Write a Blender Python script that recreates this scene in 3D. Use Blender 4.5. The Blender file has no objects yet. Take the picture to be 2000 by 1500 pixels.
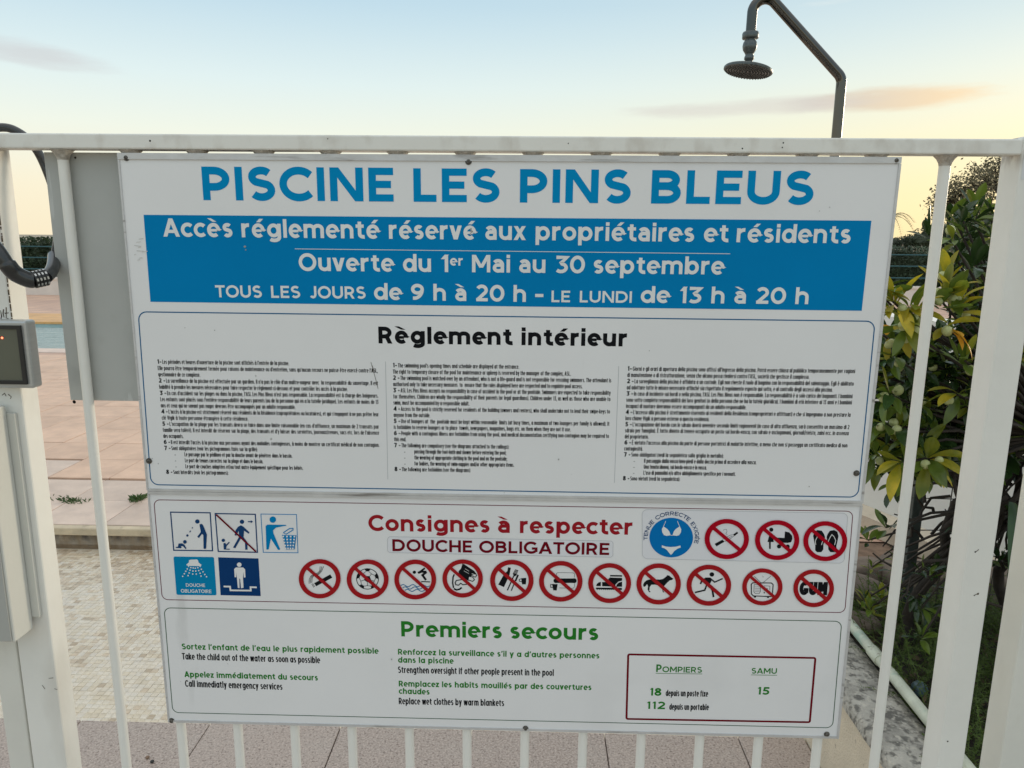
import bpy, bmesh, math, random
from mathutils import Vector, Matrix, noise
from mathutils.geometry import tessellate_polygon
random.seed(7)
sc = bpy.context.scene
COL = sc.collection
R = math.radians
PI = math.pi

# ---------------------------------------------------------------- camera
CAM = Vector((0.0436, -1.1785, 1.5))
YAW, PITCH, ROLL, FPX = R(-1.376), R(11.197), R(0.532), 1443.0
fwd = Vector((math.sin(YAW)*math.cos(PITCH), math.cos(YAW)*math.cos(PITCH), -math.sin(PITCH)))
rt0 = Vector((math.cos(YAW), -math.sin(YAW), 0)); up0 = rt0.cross(fwd)
rt = rt0*math.cos(ROLL)+up0*math.sin(ROLL); up = -rt0*math.sin(ROLL)+up0*math.cos(ROLL)
cd = bpy.data.cameras.new('camera'); cam = bpy.data.objects.new('camera', cd); COL.objects.link(cam)
M = Matrix((rt, up, -fwd)).transposed().to_4x4(); M.translation = CAM
cam.matrix_world = M
cd.sensor_width = 36; cd.lens = FPX/2000*36; cd.clip_start = 0.05; cd.clip_end = 2000
sc.camera = cam
def on_plane(px, py, axis=1, val=0.0):
    """point of the world where the plane axis=val is seen at pixel (px, py) of the 2000x1500 photograph"""
    d = fwd + rt*((px-1000)/FPX) - up*((py-750)/FPX)
    return CAM + d*((val-CAM[axis])/d[axis])

# ---------------------------------------------------------------- sky and light: evening glow, low on the right
SUN_EL, SUN_AZ = R(4), R(42)       # azimuth clockwise from +Y
w = bpy.data.worlds.new('World'); sc.world = w; w.use_nodes = True
nt = w.node_tree; N = nt.nodes; L = nt.links
bg = N['Background']
sky = N.new('ShaderNodeTexSky'); sky.sky_type = 'NISHITA'; sky.sun_disc = False
sky.sun_elevation = SUN_EL; sky.sun_rotation = SUN_AZ
sky.air_density = 1.0; sky.dust_density = 1.5; sky.ozone_density = 3.0
bg.inputs['Strength'].default_value = 0.1
def wmath(op, a, b=None):
    n = N.new('ShaderNodeMath'); n.operation = op
    for i, v in enumerate((a, b)):
        if v is None: continue
        if isinstance(v, (int, float)): n.inputs[i].default_value = v
        else: L.new(v, n.inputs[i])
    return n.outputs[0]
def wmix(fac, a, b, mode='MIX'):
    n = N.new('ShaderNodeMixRGB'); n.blend_type = mode
    for i, v in zip((0, 1, 2), (fac, a, b)):
        if isinstance(v, (int, float)): n.inputs[i].default_value = v
        elif isinstance(v, tuple): n.inputs[i].default_value = (*v, 1)
        else: L.new(v, n.inputs[i])
    return n.outputs[0]
tc = N.new('ShaderNodeTexCoord')
sep = N.new('ShaderNodeSeparateXYZ'); L.new(tc.outputs['Generated'], sep.inputs[0])
az = wmath('MULTIPLY', wmath('ARCTAN2', sep.outputs[0], sep.outputs[1]), 180/PI)
el = wmath('MULTIPLY', wmath('ARCSINE', sep.outputs[2]), 180/PI)
# sky haze, brightened overhead to light the ground; colours by elevation (0..90 degrees)
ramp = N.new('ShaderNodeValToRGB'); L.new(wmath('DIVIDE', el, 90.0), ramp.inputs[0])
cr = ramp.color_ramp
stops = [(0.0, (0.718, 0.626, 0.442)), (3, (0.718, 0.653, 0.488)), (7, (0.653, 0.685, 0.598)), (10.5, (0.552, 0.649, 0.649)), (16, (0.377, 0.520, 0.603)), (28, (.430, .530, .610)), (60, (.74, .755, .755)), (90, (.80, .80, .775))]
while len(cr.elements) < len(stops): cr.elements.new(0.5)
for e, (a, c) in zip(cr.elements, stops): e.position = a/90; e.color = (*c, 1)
# towards the sunset the haze is brighter and warmer, away from it a little dimmer
cosa = wmath('COSINE', wmath('MULTIPLY', wmath('SUBTRACT', az, math.degrees(SUN_AZ)), PI/180))
toward = wmath('POWER', wmath('MAXIMUM', wmath('ADD', wmath('MULTIPLY', cosa, .5), .5), 0.0), 8.0)
low = N.new('ShaderNodeMapRange'); L.new(el, low.inputs[0]); low.interpolation_type = 'SMOOTHSTEP'
low.inputs[1].default_value = 15; low.inputs[2].default_value = 0; low.inputs[3].default_value = 0; low.inputs[4].default_value = 1
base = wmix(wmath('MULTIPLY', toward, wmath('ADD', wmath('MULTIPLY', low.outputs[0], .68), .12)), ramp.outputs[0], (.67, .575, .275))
# cloud streaks
def streak(a0, e0, sa, se, slope, nscale, thr):
    da = wmath('SUBTRACT', az, a0)
    de = wmath('SUBTRACT', wmath('SUBTRACT', el, e0), wmath('MULTIPLY', da, slope))
    q = wmath('ADD', wmath('POWER', wmath('ABSOLUTE', wmath('DIVIDE', da, sa)), 2.0), wmath('POWER', wmath('ABSOLUTE', wmath('DIVIDE', de, se)), 2.0))
    m = N.new('ShaderNodeMapping'); m.inputs['Scale'].default_value = (nscale, nscale, nscale*7); L.new(tc.outputs['Generated'], m.inputs[0])
    n = N.new('ShaderNodeTexNoise'); n.inputs['Scale'].default_value = 1; n.inputs['Detail'].default_value = 6; n.inputs['Roughness'].default_value = .62; L.new(m.outputs[0], n.inputs['Vector'])
    v = wmath('SUBTRACT', wmath('ADD', wmath('SUBTRACT', 1.0, q), wmath('MULTIPLY', n.outputs[0], 2.2)), thr)
    r = N.new('ShaderNodeMapRange'); r.interpolation_type = 'SMOOTHSTEP'; L.new(v, r.inputs[0]); r.inputs[1].default_value = 0; r.inputs[2].default_value = 1.1
    return r.outputs[0]
s1 = streak(24.5, 9.15, 7.5, .85, 0.010, 7, .95)
s2 = streak(15, 9.0, 9, .72, .012, 6, 1.0)
s3 = streak(-33.5, 10.9, 6, 1.0, -0.06, 6, 1.15)
s4 = streak(19.5, 15.2, 3, .3, .0, 9, 1.6)
warm = N.new('ShaderNodeMapRange'); L.new(az, warm.inputs[0]); warm.inputs[1].default_value = 19; warm.inputs[2].default_value = 28
ccol = wmix(warm.outputs[0], (.42, .385, .35), (.66, .48, .28))
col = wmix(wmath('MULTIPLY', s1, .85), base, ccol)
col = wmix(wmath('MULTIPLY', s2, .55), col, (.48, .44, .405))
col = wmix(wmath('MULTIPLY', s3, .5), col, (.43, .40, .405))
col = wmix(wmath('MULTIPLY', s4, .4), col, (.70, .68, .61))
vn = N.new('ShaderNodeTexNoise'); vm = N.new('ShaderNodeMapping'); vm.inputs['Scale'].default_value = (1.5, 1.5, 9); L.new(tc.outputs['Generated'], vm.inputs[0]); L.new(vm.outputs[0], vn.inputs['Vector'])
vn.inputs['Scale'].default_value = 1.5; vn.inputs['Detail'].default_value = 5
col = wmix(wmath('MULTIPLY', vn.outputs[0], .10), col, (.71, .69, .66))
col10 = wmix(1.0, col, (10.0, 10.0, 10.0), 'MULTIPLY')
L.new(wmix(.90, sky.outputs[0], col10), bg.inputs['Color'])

sd = bpy.data.lights.new('sun', 'SUN'); sd.energy = 1.1; sd.angle = R(14); sd.color = (1, .86, .66)
so = bpy.data.objects.new('sun', sd); COL.objects.link(so)
sdir = Vector((math.sin(SUN_AZ+R(8))*math.cos(R(9)), math.cos(SUN_AZ+R(8))*math.cos(R(9)), math.sin(R(9))))
so.rotation_euler = sdir.to_track_quat('Z', 'Y').to_euler()
so.location = (6, 6, 4)
vs = sc.view_settings
vs.view_transform = 'Standard'; vs.look = 'None'; vs.gamma = 1; vs.use_curve_mapping = False; vs.exposure = 0.58
sc.display_settings.display_device = 'sRGB'
sc.cycles.max_bounces = 8

# ---------------------------------------------------------------- helpers
def link(o, parent=None):
    COL.objects.link(o)
    if parent is not None: o.parent = parent
    return o
def tag(o, label=None, cat=None, group=None, kind=None):
    if label: o['label'] = label
    if cat: o['category'] = cat
    if group: o['group'] = group
    if kind: o['kind'] = kind
    return o
def thing(name, label, cat, loc=(0, 0, 0), group=None):
    o = bpy.data.objects.new(name, None); o.location = loc; o.empty_display_size = .05; COL.objects.link(o)
    return tag(o, label, cat, group)
class MB:
    def __init__(s): s.v = []; s.f = []; s.sm = []
    def add(s, vs_, fs, smooth=False):
        n = len(s.v); s.v += [tuple(v) for v in vs_]; s.f += [tuple(n+i for i in f) for f in fs]; s.sm += [smooth]*len(fs)
    def box(s, x0, x1, y0, y1, z0, z1):
        s.add([(x0,y0,z0),(x1,y0,z0),(x1,y1,z0),(x0,y1,z0),(x0,y0,z1),(x1,y0,z1),(x1,y1,z1),(x0,y1,z1)],
              [(0,3,2,1),(4,5,6,7),(0,1,5,4),(1,2,6,5),(2,3,7,6),(3,0,4,7)])
    def bbox(s, x0, x1, y0, y1, z0, z1, b=.002):
        """box with chamfered edges"""
        bm = bmesh.new(); bmesh.ops.create_cube(bm, size=1)
        for v in bm.verts: v.co = Vector(((x0+x1)/2+v.co.x*(x1-x0), (y0+y1)/2+v.co.y*(y1-y0), (z0+z1)/2+v.co.z*(z1-z0)))
        bmesh.ops.bevel(bm, geom=bm.edges[:], offset=b, segments=2, profile=.5, affect='EDGES')
        bm.verts.index_update()
        s.add([v.co[:] for v in bm.verts], [[v.index for v in f.verts] for f in bm.faces]); bm.free()
    def tube(s, pts, rad, n=12, cap=True, closed=False):
        pts = [Vector(p) for p in pts]; m = len(pts); rads = rad if isinstance(rad, (list, tuple)) else [rad]*m
        t0 = (pts[1]-pts[0]).normalized(); u = t0.orthogonal().normalized(); V = []; 
        for i, p in enumerate(pts):
            if closed: t = (pts[(i+1) % m]-pts[i-1]).normalized()
            else: t = (pts[min(i+1, m-1)]-pts[max(i-1, 0)]).normalized()
            u = (u-t*u.dot(t)).normalized(); v = t.cross(u)
            for k in range(n):
                a = 2*PI*k/n; V.append(p+(u*math.cos(a)+v*math.sin(a))*rads[i])
        F = []
        for i in range(m if closed else m-1):
            j = (i+1) % m
            for k in range(n): F.append((i*n+k, i*n+(k+1) % n, j*n+(k+1) % n, j*n+k))
        s.add(V, F, True)
        if cap and not closed:
            s.add(V[:n], [tuple(reversed(range(n)))]); s.add(V[-n:], [tuple(range(n))])
    def lathe(s, prof, c, axis=Vector((0, 0, 1)), n=24, smooth=True):
        """prof: list of (radius, height along the axis)"""
        axis = axis.normalized(); u = axis.orthogonal().normalized(); v = axis.cross(u); c = Vector(c); V = []
        for r, h in prof:
            for k in range(n):
                a = 2*PI*k/n; V.append(c+axis*h+(u*math.cos(a)+v*math.sin(a))*r)
        F = [(i*n+k, i*n+(k+1) % n, (i+1)*n+(k+1) % n, (i+1)*n+k) for i in range(len(prof)-1) for k in range(n)]
        s.add(V, F, smooth)
        if prof[0][0] > 1e-6: s.add(V[:n], [tuple(reversed(range(n)))])
        if prof[-1][0] > 1e-6: s.add(V[-n:], [tuple(range(n))])
    def build(s, name, mat, parent=None):
        me = bpy.data.meshes.new(name); me.from_pydata(s.v, [], s.f); me.polygons.foreach_set('use_smooth', s.sm)
        if mat: me.materials.append(mat)
        me.update()
        return link(bpy.data.objects.new(name, me), parent)
def inst(o, loc=None, rot=None, scale=None, parent=None):
    c = o.copy()
    if loc is not None: c.location = loc
    if rot is not None: c.rotation_euler = rot
    if scale is not None: c.scale = scale
    return link(c, parent if parent is not None else o.parent)

# ---------------------------------------------------------------- materials
def pbr(name, color, rough=.5, metal=0, var=0.0, vscale=5, var2=None, bump=0, bscale=60, spec=.5, objvar=0, coat=0, trans=0, stretch=None):
    m = bpy.data.materials.new(name); m.use_nodes = True; t = m.node_tree; n = t.nodes; l = t.links; b = n['Principled BSDF']
    b.inputs['Roughness'].default_value = rough; b.inputs['Metallic'].default_value = metal
    b.inputs['Specular IOR Level'].default_value = spec; b.inputs['Coat Weight'].default_value = coat
    b.inputs['Base Color'].default_value = (*color, 1)
    co = n.new('ShaderNodeTexCoord'); src = co.outputs['Object']
    if objvar:
        oi = n.new('ShaderNodeObjectInfo'); ad = n.new('ShaderNodeVectorMath'); ad.operation = 'MULTIPLY_ADD'
        l.new(oi.outputs['Random'], ad.inputs[0]); ad.inputs[1].default_value = (37, 91, 53); l.new(src, ad.inputs[2]); src = ad.outputs[0]
    if stretch:
        mp_ = n.new('ShaderNodeMapping'); mp_.inputs['Scale'].default_value = stretch; l.new(src, mp_.inputs[0]); src = mp_.outputs[0]
    last = None
    if var:
        nz = n.new('ShaderNodeTexNoise'); nz.inputs['Scale'].default_value = vscale; nz.inputs['Detail'].default_value = 7; nz.inputs['Roughness'].default_value = .6; l.new(src, nz.inputs['Vector'])
        mr = n.new('ShaderNodeMapRange'); l.new(nz.outputs[0], mr.inputs[0]); mr.inputs[1].default_value = .3; mr.inputs[2].default_value = .7
        mx = n.new('ShaderNodeMixRGB'); l.new(mr.outputs[0], mx.inputs[0])
        c2 = var2 if var2 else tuple(min(1, c*(1+var)) for c in color); c1 = color if var2 else tuple(c*(1-var) for c in color)
        mx.inputs[1].default_value = (*c1, 1); mx.inputs[2].default_value = (*c2, 1); last = mx.outputs[0]
    if objvar:
        hs = n.new('ShaderNodeHueSaturation'); mr2 = n.new('ShaderNodeMapRange'); l.new(oi.outputs['Random'], mr2.inputs[0]); mr2.inputs[3].default_value = 1-objvar; mr2.inputs[4].default_value = 1+objvar
        l.new(mr2.outputs[0], hs.inputs['Value']); hs.inputs['Color'].default_value = (*color, 1)
        if last: l.new(last, hs.inputs['Color'])
        last = hs.outputs[0]
    if last: l.new(last, b.inputs['Base Color'])
    if bump:
        nb = n.new('ShaderNodeTexNoise'); nb.inputs['Scale'].default_value = bscale; nb.inputs['Detail'].default_value = 4; l.new(src, nb.inputs['Vector'])
        bp = n.new('ShaderNodeBump'); bp.inputs['Strength'].default_value = bump; bp.inputs['Distance'].default_value = .01; l.new(nb.outputs[0], bp.inputs['Height']); l.new(bp.outputs[0], b.inputs['Normal'])
    m['src'] = 1
    return m
def add_layer(m, color, scale, lo, hi, fac=1.0, detail=8, stretch=(1, 1, 1), mask=None):
    """mix in a second colour where a noise passes a threshold: specks, stains, wear; mask = (axis, from, to) in object space"""
    t = m.node_tree; n = t.nodes; l = t.links; b = n['Principled BSDF']
    co = n.new('ShaderNodeTexCoord'); mp_ = n.new('ShaderNodeMapping'); mp_.inputs['Scale'].default_value = stretch; l.new(co.outputs['Object'], mp_.inputs[0])
    nz = n.new('ShaderNodeTexNoise'); nz.inputs['Scale'].default_value = scale; nz.inputs['Detail'].default_value = detail; l.new(mp_.outputs[0], nz.inputs['Vector'])
    mr = n.new('ShaderNodeMapRange'); l.new(nz.outputs[0], mr.inputs[0]); mr.inputs[1].default_value = lo; mr.inputs[2].default_value = hi; mr.inputs[4].default_value = fac
    f = mr.outputs[0]
    for ax, a, b_ in (mask or []):
        sp = n.new('ShaderNodeSeparateXYZ'); l.new(co.outputs['Object'], sp.inputs[0])
        m2 = n.new('ShaderNodeMapRange'); l.new(sp.outputs[ax], m2.inputs[0]); m2.inputs[1].default_value = a; m2.inputs[2].default_value = b_; m2.interpolation_type = 'SMOOTHSTEP'
        mu = n.new('ShaderNodeMath'); mu.operation = 'MULTIPLY'; l.new(f, mu.inputs[0]); l.new(m2.outputs[0], mu.inputs[1]); f = mu.outputs[0]
    mx = n.new('ShaderNodeMixRGB'); l.new(f, mx.inputs[0]); mx.inputs[2].default_value = (*color, 1)
    prev = b.inputs['Base Color'].links
    if prev: l.new(prev[0].from_socket, mx.inputs[1])
    else: mx.inputs[1].default_value = b.inputs['Base Color'].default_value
    l.new(mx.outputs[0], b.inputs['Base Color'])
    return m
# ================================================================ SETTING
GR = 0.0
# ---- paving near the gate: big granite slabs
m_granite = pbr('granite', (.40, .32, .275), .55, var=.0, bump=.25, bscale=220, objvar=.07)
add_layer(m_granite, (.56, .46, .40), 170, .48, .60, .8, 3)
add_layer(m_granite, (.13, .09, .075), 130, .56, .66, .7, 3)
add_layer(m_granite, (.50, .45, .40), 2.5, .5, .75, .35)
m_mortar = pbr('mortar', (.26, .20, .17), .9, var=.3, vscale=30)
mb = MB()
mb.box(-4.2, .905, -1.4, .80, -.25, -.014)
near = mb.build('near_paving', m_mortar); tag(near, kind='structure')
xs = [-3.81, -3.40, -2.99, -2.58, -2.17, -1.76, -1.35, -.94, -.53, -.12, .29, .70, .903]
ys = [-1.19, -.78, -.37, .04, .45, .862]
for i in range(len(xs)-1):
    for j in range(len(ys)-1):
        b_ = MB(); x0, x1, y0, y1 = xs[i]+.0014, xs[i+1]-.0014, ys[j]+.0014, ys[j+1]-.0014
        b_.bbox(0, x1-x0, 0, y1-y0, -.03, random.uniform(-.001, .001), .0025)
        o = b_.build('paving_slab', m_granite, near); o.location = (x0, y0, 0)

# ---- terracotta terrace beyond the foot bath
m_terra = pbr('terracotta_slab', (.68, .46, .33), .6, var=.12, vscale=7, bump=.12, bscale=90, objvar=.08)
add_layer(m_terra, (.52, .33, .26), 4, .52, .75, .5)
add_layer(m_terra, (.33, .25, .20), 60, .66, .74, .45, 4)
m_terra2 = pbr('pinkish_slab', (.64, .50, .41), .6, var=.12, vscale=6, bump=.12, bscale=90, objvar=.07)
add_layer(m_terra2, (.42, .33, .29), 5, .5, .75, .5)
add_layer(m_terra, (.40, .30, .24), 1.7, .52, .72, .35, 9)
m_joint = pbr('joint_sand', (.24, .16, .11), .95, var=.3, vscale=20)
# farther out the joints are drawn by a brick texture
m_farpave = pbr('far_paving', (.66, .44, .31), .65)
t = m_farpave.node_tree; bt = t.nodes.new('ShaderNodeTexBrick'); co = t.nodes.new('ShaderNodeTexCoord')
bt.offset = 0; bt.inputs['Scale'].default_value = 1; bt.inputs['Brick Width'].default_value = .39; bt.inputs['Row Height'].default_value = .39; bt.inputs['Mortar Size'].default_value = .006
bt.inputs['Color1'].default_value = (.70, .46, .33, 1); bt.inputs['Color2'].default_value = (.58, .38, .29, 1); bt.inputs['Mortar'].default_value = (.33, .23, .17, 1)
t.links.new(co.outputs['Object'], bt.inputs['Vector']); t.links.new(bt.outputs['Color'], t.nodes['Principled BSDF'].inputs['Base Color'])
m_earth = pbr('dry_earth', (.34, .29, .22), .95, var=.3, vscale=2)

g = MB()        # ground: a frame of sheets far beyond everything, leaving the basin and pool open
def sheet(mb, x0, x1, y0, y1, z): mb.add([(x0,y0,z),(x1,y0,z),(x1,y1,z),(x0,y1,z)], [(0,1,2,3)])
sheet(g, -600, 600, 18.0, 900, -.02); sheet(g, -600, 600, -400, -1.4, -.02); sheet(g, -600, -16, -1.4, 18, -.02); sheet(g, 16, 600, -1.4, 18, -.02)
tag(g.build('ground', m_earth), kind='structure')
PX0, PX1, PY0, PY1 = -13.0, 4.0, 8.34, 11.3
terr = MB()
sheet(terr, -16, 16, 2.40, PY0-.30, -.012); sheet(terr, .905, 16, -1.4, 2.40, -.012); sheet(terr, -16, -4.2, -1.4, 2.40, -.012)
sheet(terr, -16, PX0, PY0-.30, 18, -.012); sheet(terr, PX1, 16, PY0-.30, 18, -.012); sheet(terr, PX0, PX1, PY1+.3, 18, -.012)
terrace = terr.build('terrace', m_joint); tag(terrace, kind='structure')
proto = {}
for nm, mm in (('a', m_terra), ('b', m_terra2)):
    b_ = MB(); b_.bbox(0, .3855, 0, .3855, -.03, 0, .002); proto[nm] = b_.build('paving_slab', mm, terrace)
first = {'a': True, 'b': True}
for j in range(14):
    for i in range(21):
        x = -2.97+.39*(i-13)+.002
        k = 'b' if (j < 2 or random.random() < .04) else 'a'
        o = proto[k] if first[k] else inst(proto[k]); first[k] = False
        o.location = (x+random.uniform(-.001, .001), 2.40+.39*j if j else 2.432, random.uniform(-.0015, .0015))
        if j == 0: o.scale = (1, .92, 1)
# farther paving: one sheet 4 mm below the slab tops
fp = MB(); sheet(fp, -16, 16, 2.41+.39*14, PY0-.31, -.004); sheet(fp, PX1+.3, 16, PY0-.31, 17, -.004); sheet(fp, -16, PX0-.3, PY0-.31, 17, -.004); sheet(fp, PX0-.3, PX1+.3, PY1+.31, 17, -.004)
sheet(fp, -16, -8.05, 2.41, 2.41+.39*14, -.004); sheet(fp, .15+.0, 16, 2.41, 2.41+.39*14, -.0045)
tag(fp.build('far_paving', m_farpave), kind='structure')

# ---- foot bath: mosaic floor, stained far wall, cream nosing
BX0, BX1, BY0, BY1, BZ = -3.6, .905, .862, 2.398, -.12
m_nosing = pbr('cream_nosing', (.56, .46, .32), .6, var=.15, vscale=12, bump=.1)
add_layer(m_nosing, (.30, .24, .17), 20, .58, .72, .6, 6, (1, 1, 3))
m_grout = pbr('grout', (.88, .82, .72), .8, var=.2, vscale=15)
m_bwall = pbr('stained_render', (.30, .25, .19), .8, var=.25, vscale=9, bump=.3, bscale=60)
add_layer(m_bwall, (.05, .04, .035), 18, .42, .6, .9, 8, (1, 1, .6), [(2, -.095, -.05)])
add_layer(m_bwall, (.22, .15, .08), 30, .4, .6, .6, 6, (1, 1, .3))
fb = MB(); sheet(fb, BX0, BX1, BY0, BY1, BZ-.0024)
bath = fb.build('foot_bath', m_grout); tag(bath, kind='structure')
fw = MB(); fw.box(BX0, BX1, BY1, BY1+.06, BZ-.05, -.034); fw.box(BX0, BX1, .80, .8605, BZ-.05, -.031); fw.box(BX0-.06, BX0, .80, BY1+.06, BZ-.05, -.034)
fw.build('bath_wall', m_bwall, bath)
nz_ = MB()
nz_.bbox(BX0, BX1-.002, BY1-.016, BY1+.032, -.042, -.001, .006); nz_.build('nosing', m_nosing, bath)
m_tiles = []
for k, c in enumerate([(.88, .82, .71), (.84, .77, .64), (.90, .85, .76), (.60, .50, .38), (.76, .66, .53), (.87, .83, .76)]):
    m_tiles.append(pbr('mosaic_%s' % 'abcdef'[k], c, .35, var=.08, vscale=30, spec=.5))
wts = [5, 4, 5, .9, 1.6, 3]
TP = .0245
tl = MB(); tl.bbox(-.0112, .0112, -.0112, .0112, -.004, 0, .0014)
tproto = [tl.build('mosaic_tile', m_, bath) for m_ in m_tiles]
cells = []
nx = int((BX1-BX0)/TP); ny = int((BY1-BY0-.005)/TP)
for i in range(nx):
    for j in range(ny):
        x = BX0+(i+.5)*TP; y = BY0+.004+(j+.5)*TP
        cells.append((x, y))
def tcol(x, y):
    r = noise.noise(Vector((x*3, y*3, 4)))
    ww = list(wts); ww[3] *= max(.2, 1+3*r); ww[4] *= max(.2, 1+2.5*r)
    if y > BY1-.40*(1+.5*noise.noise(Vector((x*4, 1, 0)))): ww[3] *= 5; ww[4] *= 5; ww[2] *= .3; ww[5] *= .3
    return random.choices(range(6), ww)[0]
# the tiles that show largest: in the gap left of the board, and in the slit at far left
near_t = sorted([c for c in cells if -1.62 < c[0] < -1.03], key=lambda c: c[1])[:290]
nset = set(near_t); rest = [MB() for _ in range(6)]; used = [False]*6
for (x, y) in cells:
    k = tcol(x, y); dz = random.uniform(-.0006, .0006)
    if (x, y) in nset:
        o = tproto[k] if not used[k] else inst(tproto[k]); used[k] = True
        o.location = (x, y, BZ+dz); o.rotation_euler = (random.uniform(-.03, .03), random.uniform(-.03, .03), random.uniform(-.03, .03))
    else:
        s_ = .0111; z = BZ+dz; a = random.uniform(-.0004, .0004)
        rest[k].add([(x-s_, y-s_, z-.004), (x+s_, y-s_, z-.004), (x+s_, y+s_, z-.004), (x-s_, y+s_, z-.004), (x-s_, y-s_, z+a), (x+s_, y-s_, z-a), (x+s_, y+s_, z-a), (x-s_, y+s_, z+a)],
                    [(4, 5, 6, 7), (0, 1, 5, 4), (1, 2, 6, 5), (2, 3, 7, 6), (3, 0, 4, 7)])
for k in range(6):
    if not used[k]: tproto[k].location = (BX0+.1+.03*k, BY1-.05, BZ)
    o = rest[k].build('mosaic_field', m_tiles[k], bath); tag(o, kind='stuff')

# shallow still water standing in the foot bath
m_bw = bpy.data.materials.new('bath_water'); m_bw.use_nodes = True; t = m_bw.node_tree; n_ = t.nodes; n_.remove(n_['Principled BSDF'])
tr = n_.new('ShaderNodeBsdfTransparent'); tr.inputs[0].default_value = (.985, .98, .965, 1); gl = n_.new('ShaderNodeBsdfGlossy'); gl.inputs['Roughness'].default_value = .03; gl.inputs[0].default_value = (1, 1, 1, 1)
fr_ = n_.new('ShaderNodeFresnel'); fr_.inputs[0].default_value = 1.33; ms = n_.new('ShaderNodeMixShader'); bp = n_.new('ShaderNodeBump'); bp.inputs['Strength'].default_value = .5; bp.inputs['Distance'].default_value = .015
wn = n_.new('ShaderNodeTexNoise'); wn.inputs['Scale'].default_value = 13; wn.inputs['Detail'].default_value = 3; co = n_.new('ShaderNodeTexCoord'); mq = n_.new('ShaderNodeMapping'); mq.inputs['Scale'].default_value = (.8, 1.7, 1)
t.links.new(co.outputs['Object'], mq.inputs[0]); t.links.new(mq.outputs[0], wn.inputs['Vector']); t.links.new(wn.outputs[0], bp.inputs['Height']); t.links.new(bp.outputs[0], gl.inputs['Normal']); t.links.new(bp.outputs[0], fr_.inputs['Normal'])
t.links.new(fr_.outputs[0], ms.inputs[0]); t.links.new(tr.outputs[0], ms.inputs[1]); t.links.new(gl.outputs[0], ms.inputs[2]); t.links.new(ms.outputs[0], n_['Material Output'].inputs[0])
bwm = MB(); sheet(bwm, BX0, BX1, BY0, BY1, BZ+.022); tag(bwm.build('bath_water', m_bw), kind='structure')

# ---- pool
m_cop = pbr('pool_coping', (.72, .56, .47), .55, var=.1, vscale=6)
m_cop2 = pbr('ochre_coping', (.70, .40, .16), .5, var=.2, vscale=3, bump=.1)
m_pool = pbr('pool_lining', (.42, .60, .62), .4, var=.1)
pl = MB(); pl.box(PX0, PX1, PY0, PY1, -1.5, -1.4); pl.box(PX0-.1, PX0, PY0-.1, PY1+.1, -1.5, -.03); pl.box(PX1, PX1+.1, PY0-.1, PY1+.1, -1.5, -.03); pl.box(PX0, PX1, PY0-.1, PY0, -1.5, -.03); pl.box(PX0, PX1, PY1, PY1+.1, -1.5, -.03)
pool = pl.build('swimming_pool', m_pool); tag(pool, kind='structure')
k = 0
x = PX0-.3
while x < PX1+.25:
    b_ = MB(); b_.bbox(x, x+.496, PY0-.30, PY0+.03, -.03, .006, .006); b_.build('coping_stone', m_cop, pool)
    b_ = MB(); b_.bbox(x, x+.496, PY1-.03, PY1+1.3, -.03, .012, .006); b_.build('coping_stone', m_cop2, pool)
    x += .5
m_water = pbr('pool_water', (.56, .62, .58), .04, spec=1)
t = m_water.node_tree; wv = t.nodes.new('ShaderNodeTexNoise'); wv.inputs['Scale'].default_value = 2.2; wv.inputs['Detail'].default_value = 5; wv.inputs['Roughness'].default_value = .6
co = t.nodes.new('ShaderNodeTexCoord'); mpw = t.nodes.new('ShaderNodeMapping'); mpw.inputs['Scale'].default_value = (1, 3.2, 1); t.links.new(co.outputs['Object'], mpw.inputs[0]); t.links.new(mpw.outputs[0], wv.inputs['Vector'])
bw = t.nodes.new('ShaderNodeBump'); bw.inputs['Strength'].default_value = 1; bw.inputs['Distance'].default_value = .22; t.links.new(wv.outputs[0], bw.inputs['Height']); t.links.new(bw.outputs[0], t.nodes['Principled BSDF'].inputs['Normal'])
wt = MB(); sheet(wt, PX0, PX1, PY0, PY1, -.09); tag(wt.build('pool_water', m_water), kind='structure')

# ---- far low wall, fence, hedge and the sea behind
m_white_wall = pbr('white_render', (.74, .68, .62), .85, var=.06, vscale=3, bump=.2, bscale=80)
b_ = MB(); b_.box(-30, 30, 17.0, 17.25, -.3, .38); b_.box(-30, 30, 16.97, 17.28, .382, .43)
tag(b_.build('low_terrace_wall', m_white_wall), 'long low white rendered wall in front of the dark far hedge', 'wall')
m_teal = pbr('teal_paint', (.015, .085, .10), .5)
fen = thing('teal_fence', 'thin teal metal fence on top of the far white wall', 'fence', (0, 17.12, .43))
for z in (.20, .48, .75):
    b_ = MB(); b_.tube([(-30, 0, z), (30, 0, z)], .016, 6); b_.build('rail', m_teal, fen)
b_ = MB(); b_.box(-.025, .025, -.02, .02, 0, .80); po = b_.build('post', m_teal, fen)
for i in range(24):
    o = po if i == 0 else inst(po); o.location = (-29.2+i*2.5, 0, 0)
m_sea = pbr('sea_water', (.35, .42, .46), .25)
b_ = MB(); sheet(b_, -1500, 1500, 60, 1900, -2.0); tag(b_.build('sea', m_sea), kind='structure')

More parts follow.
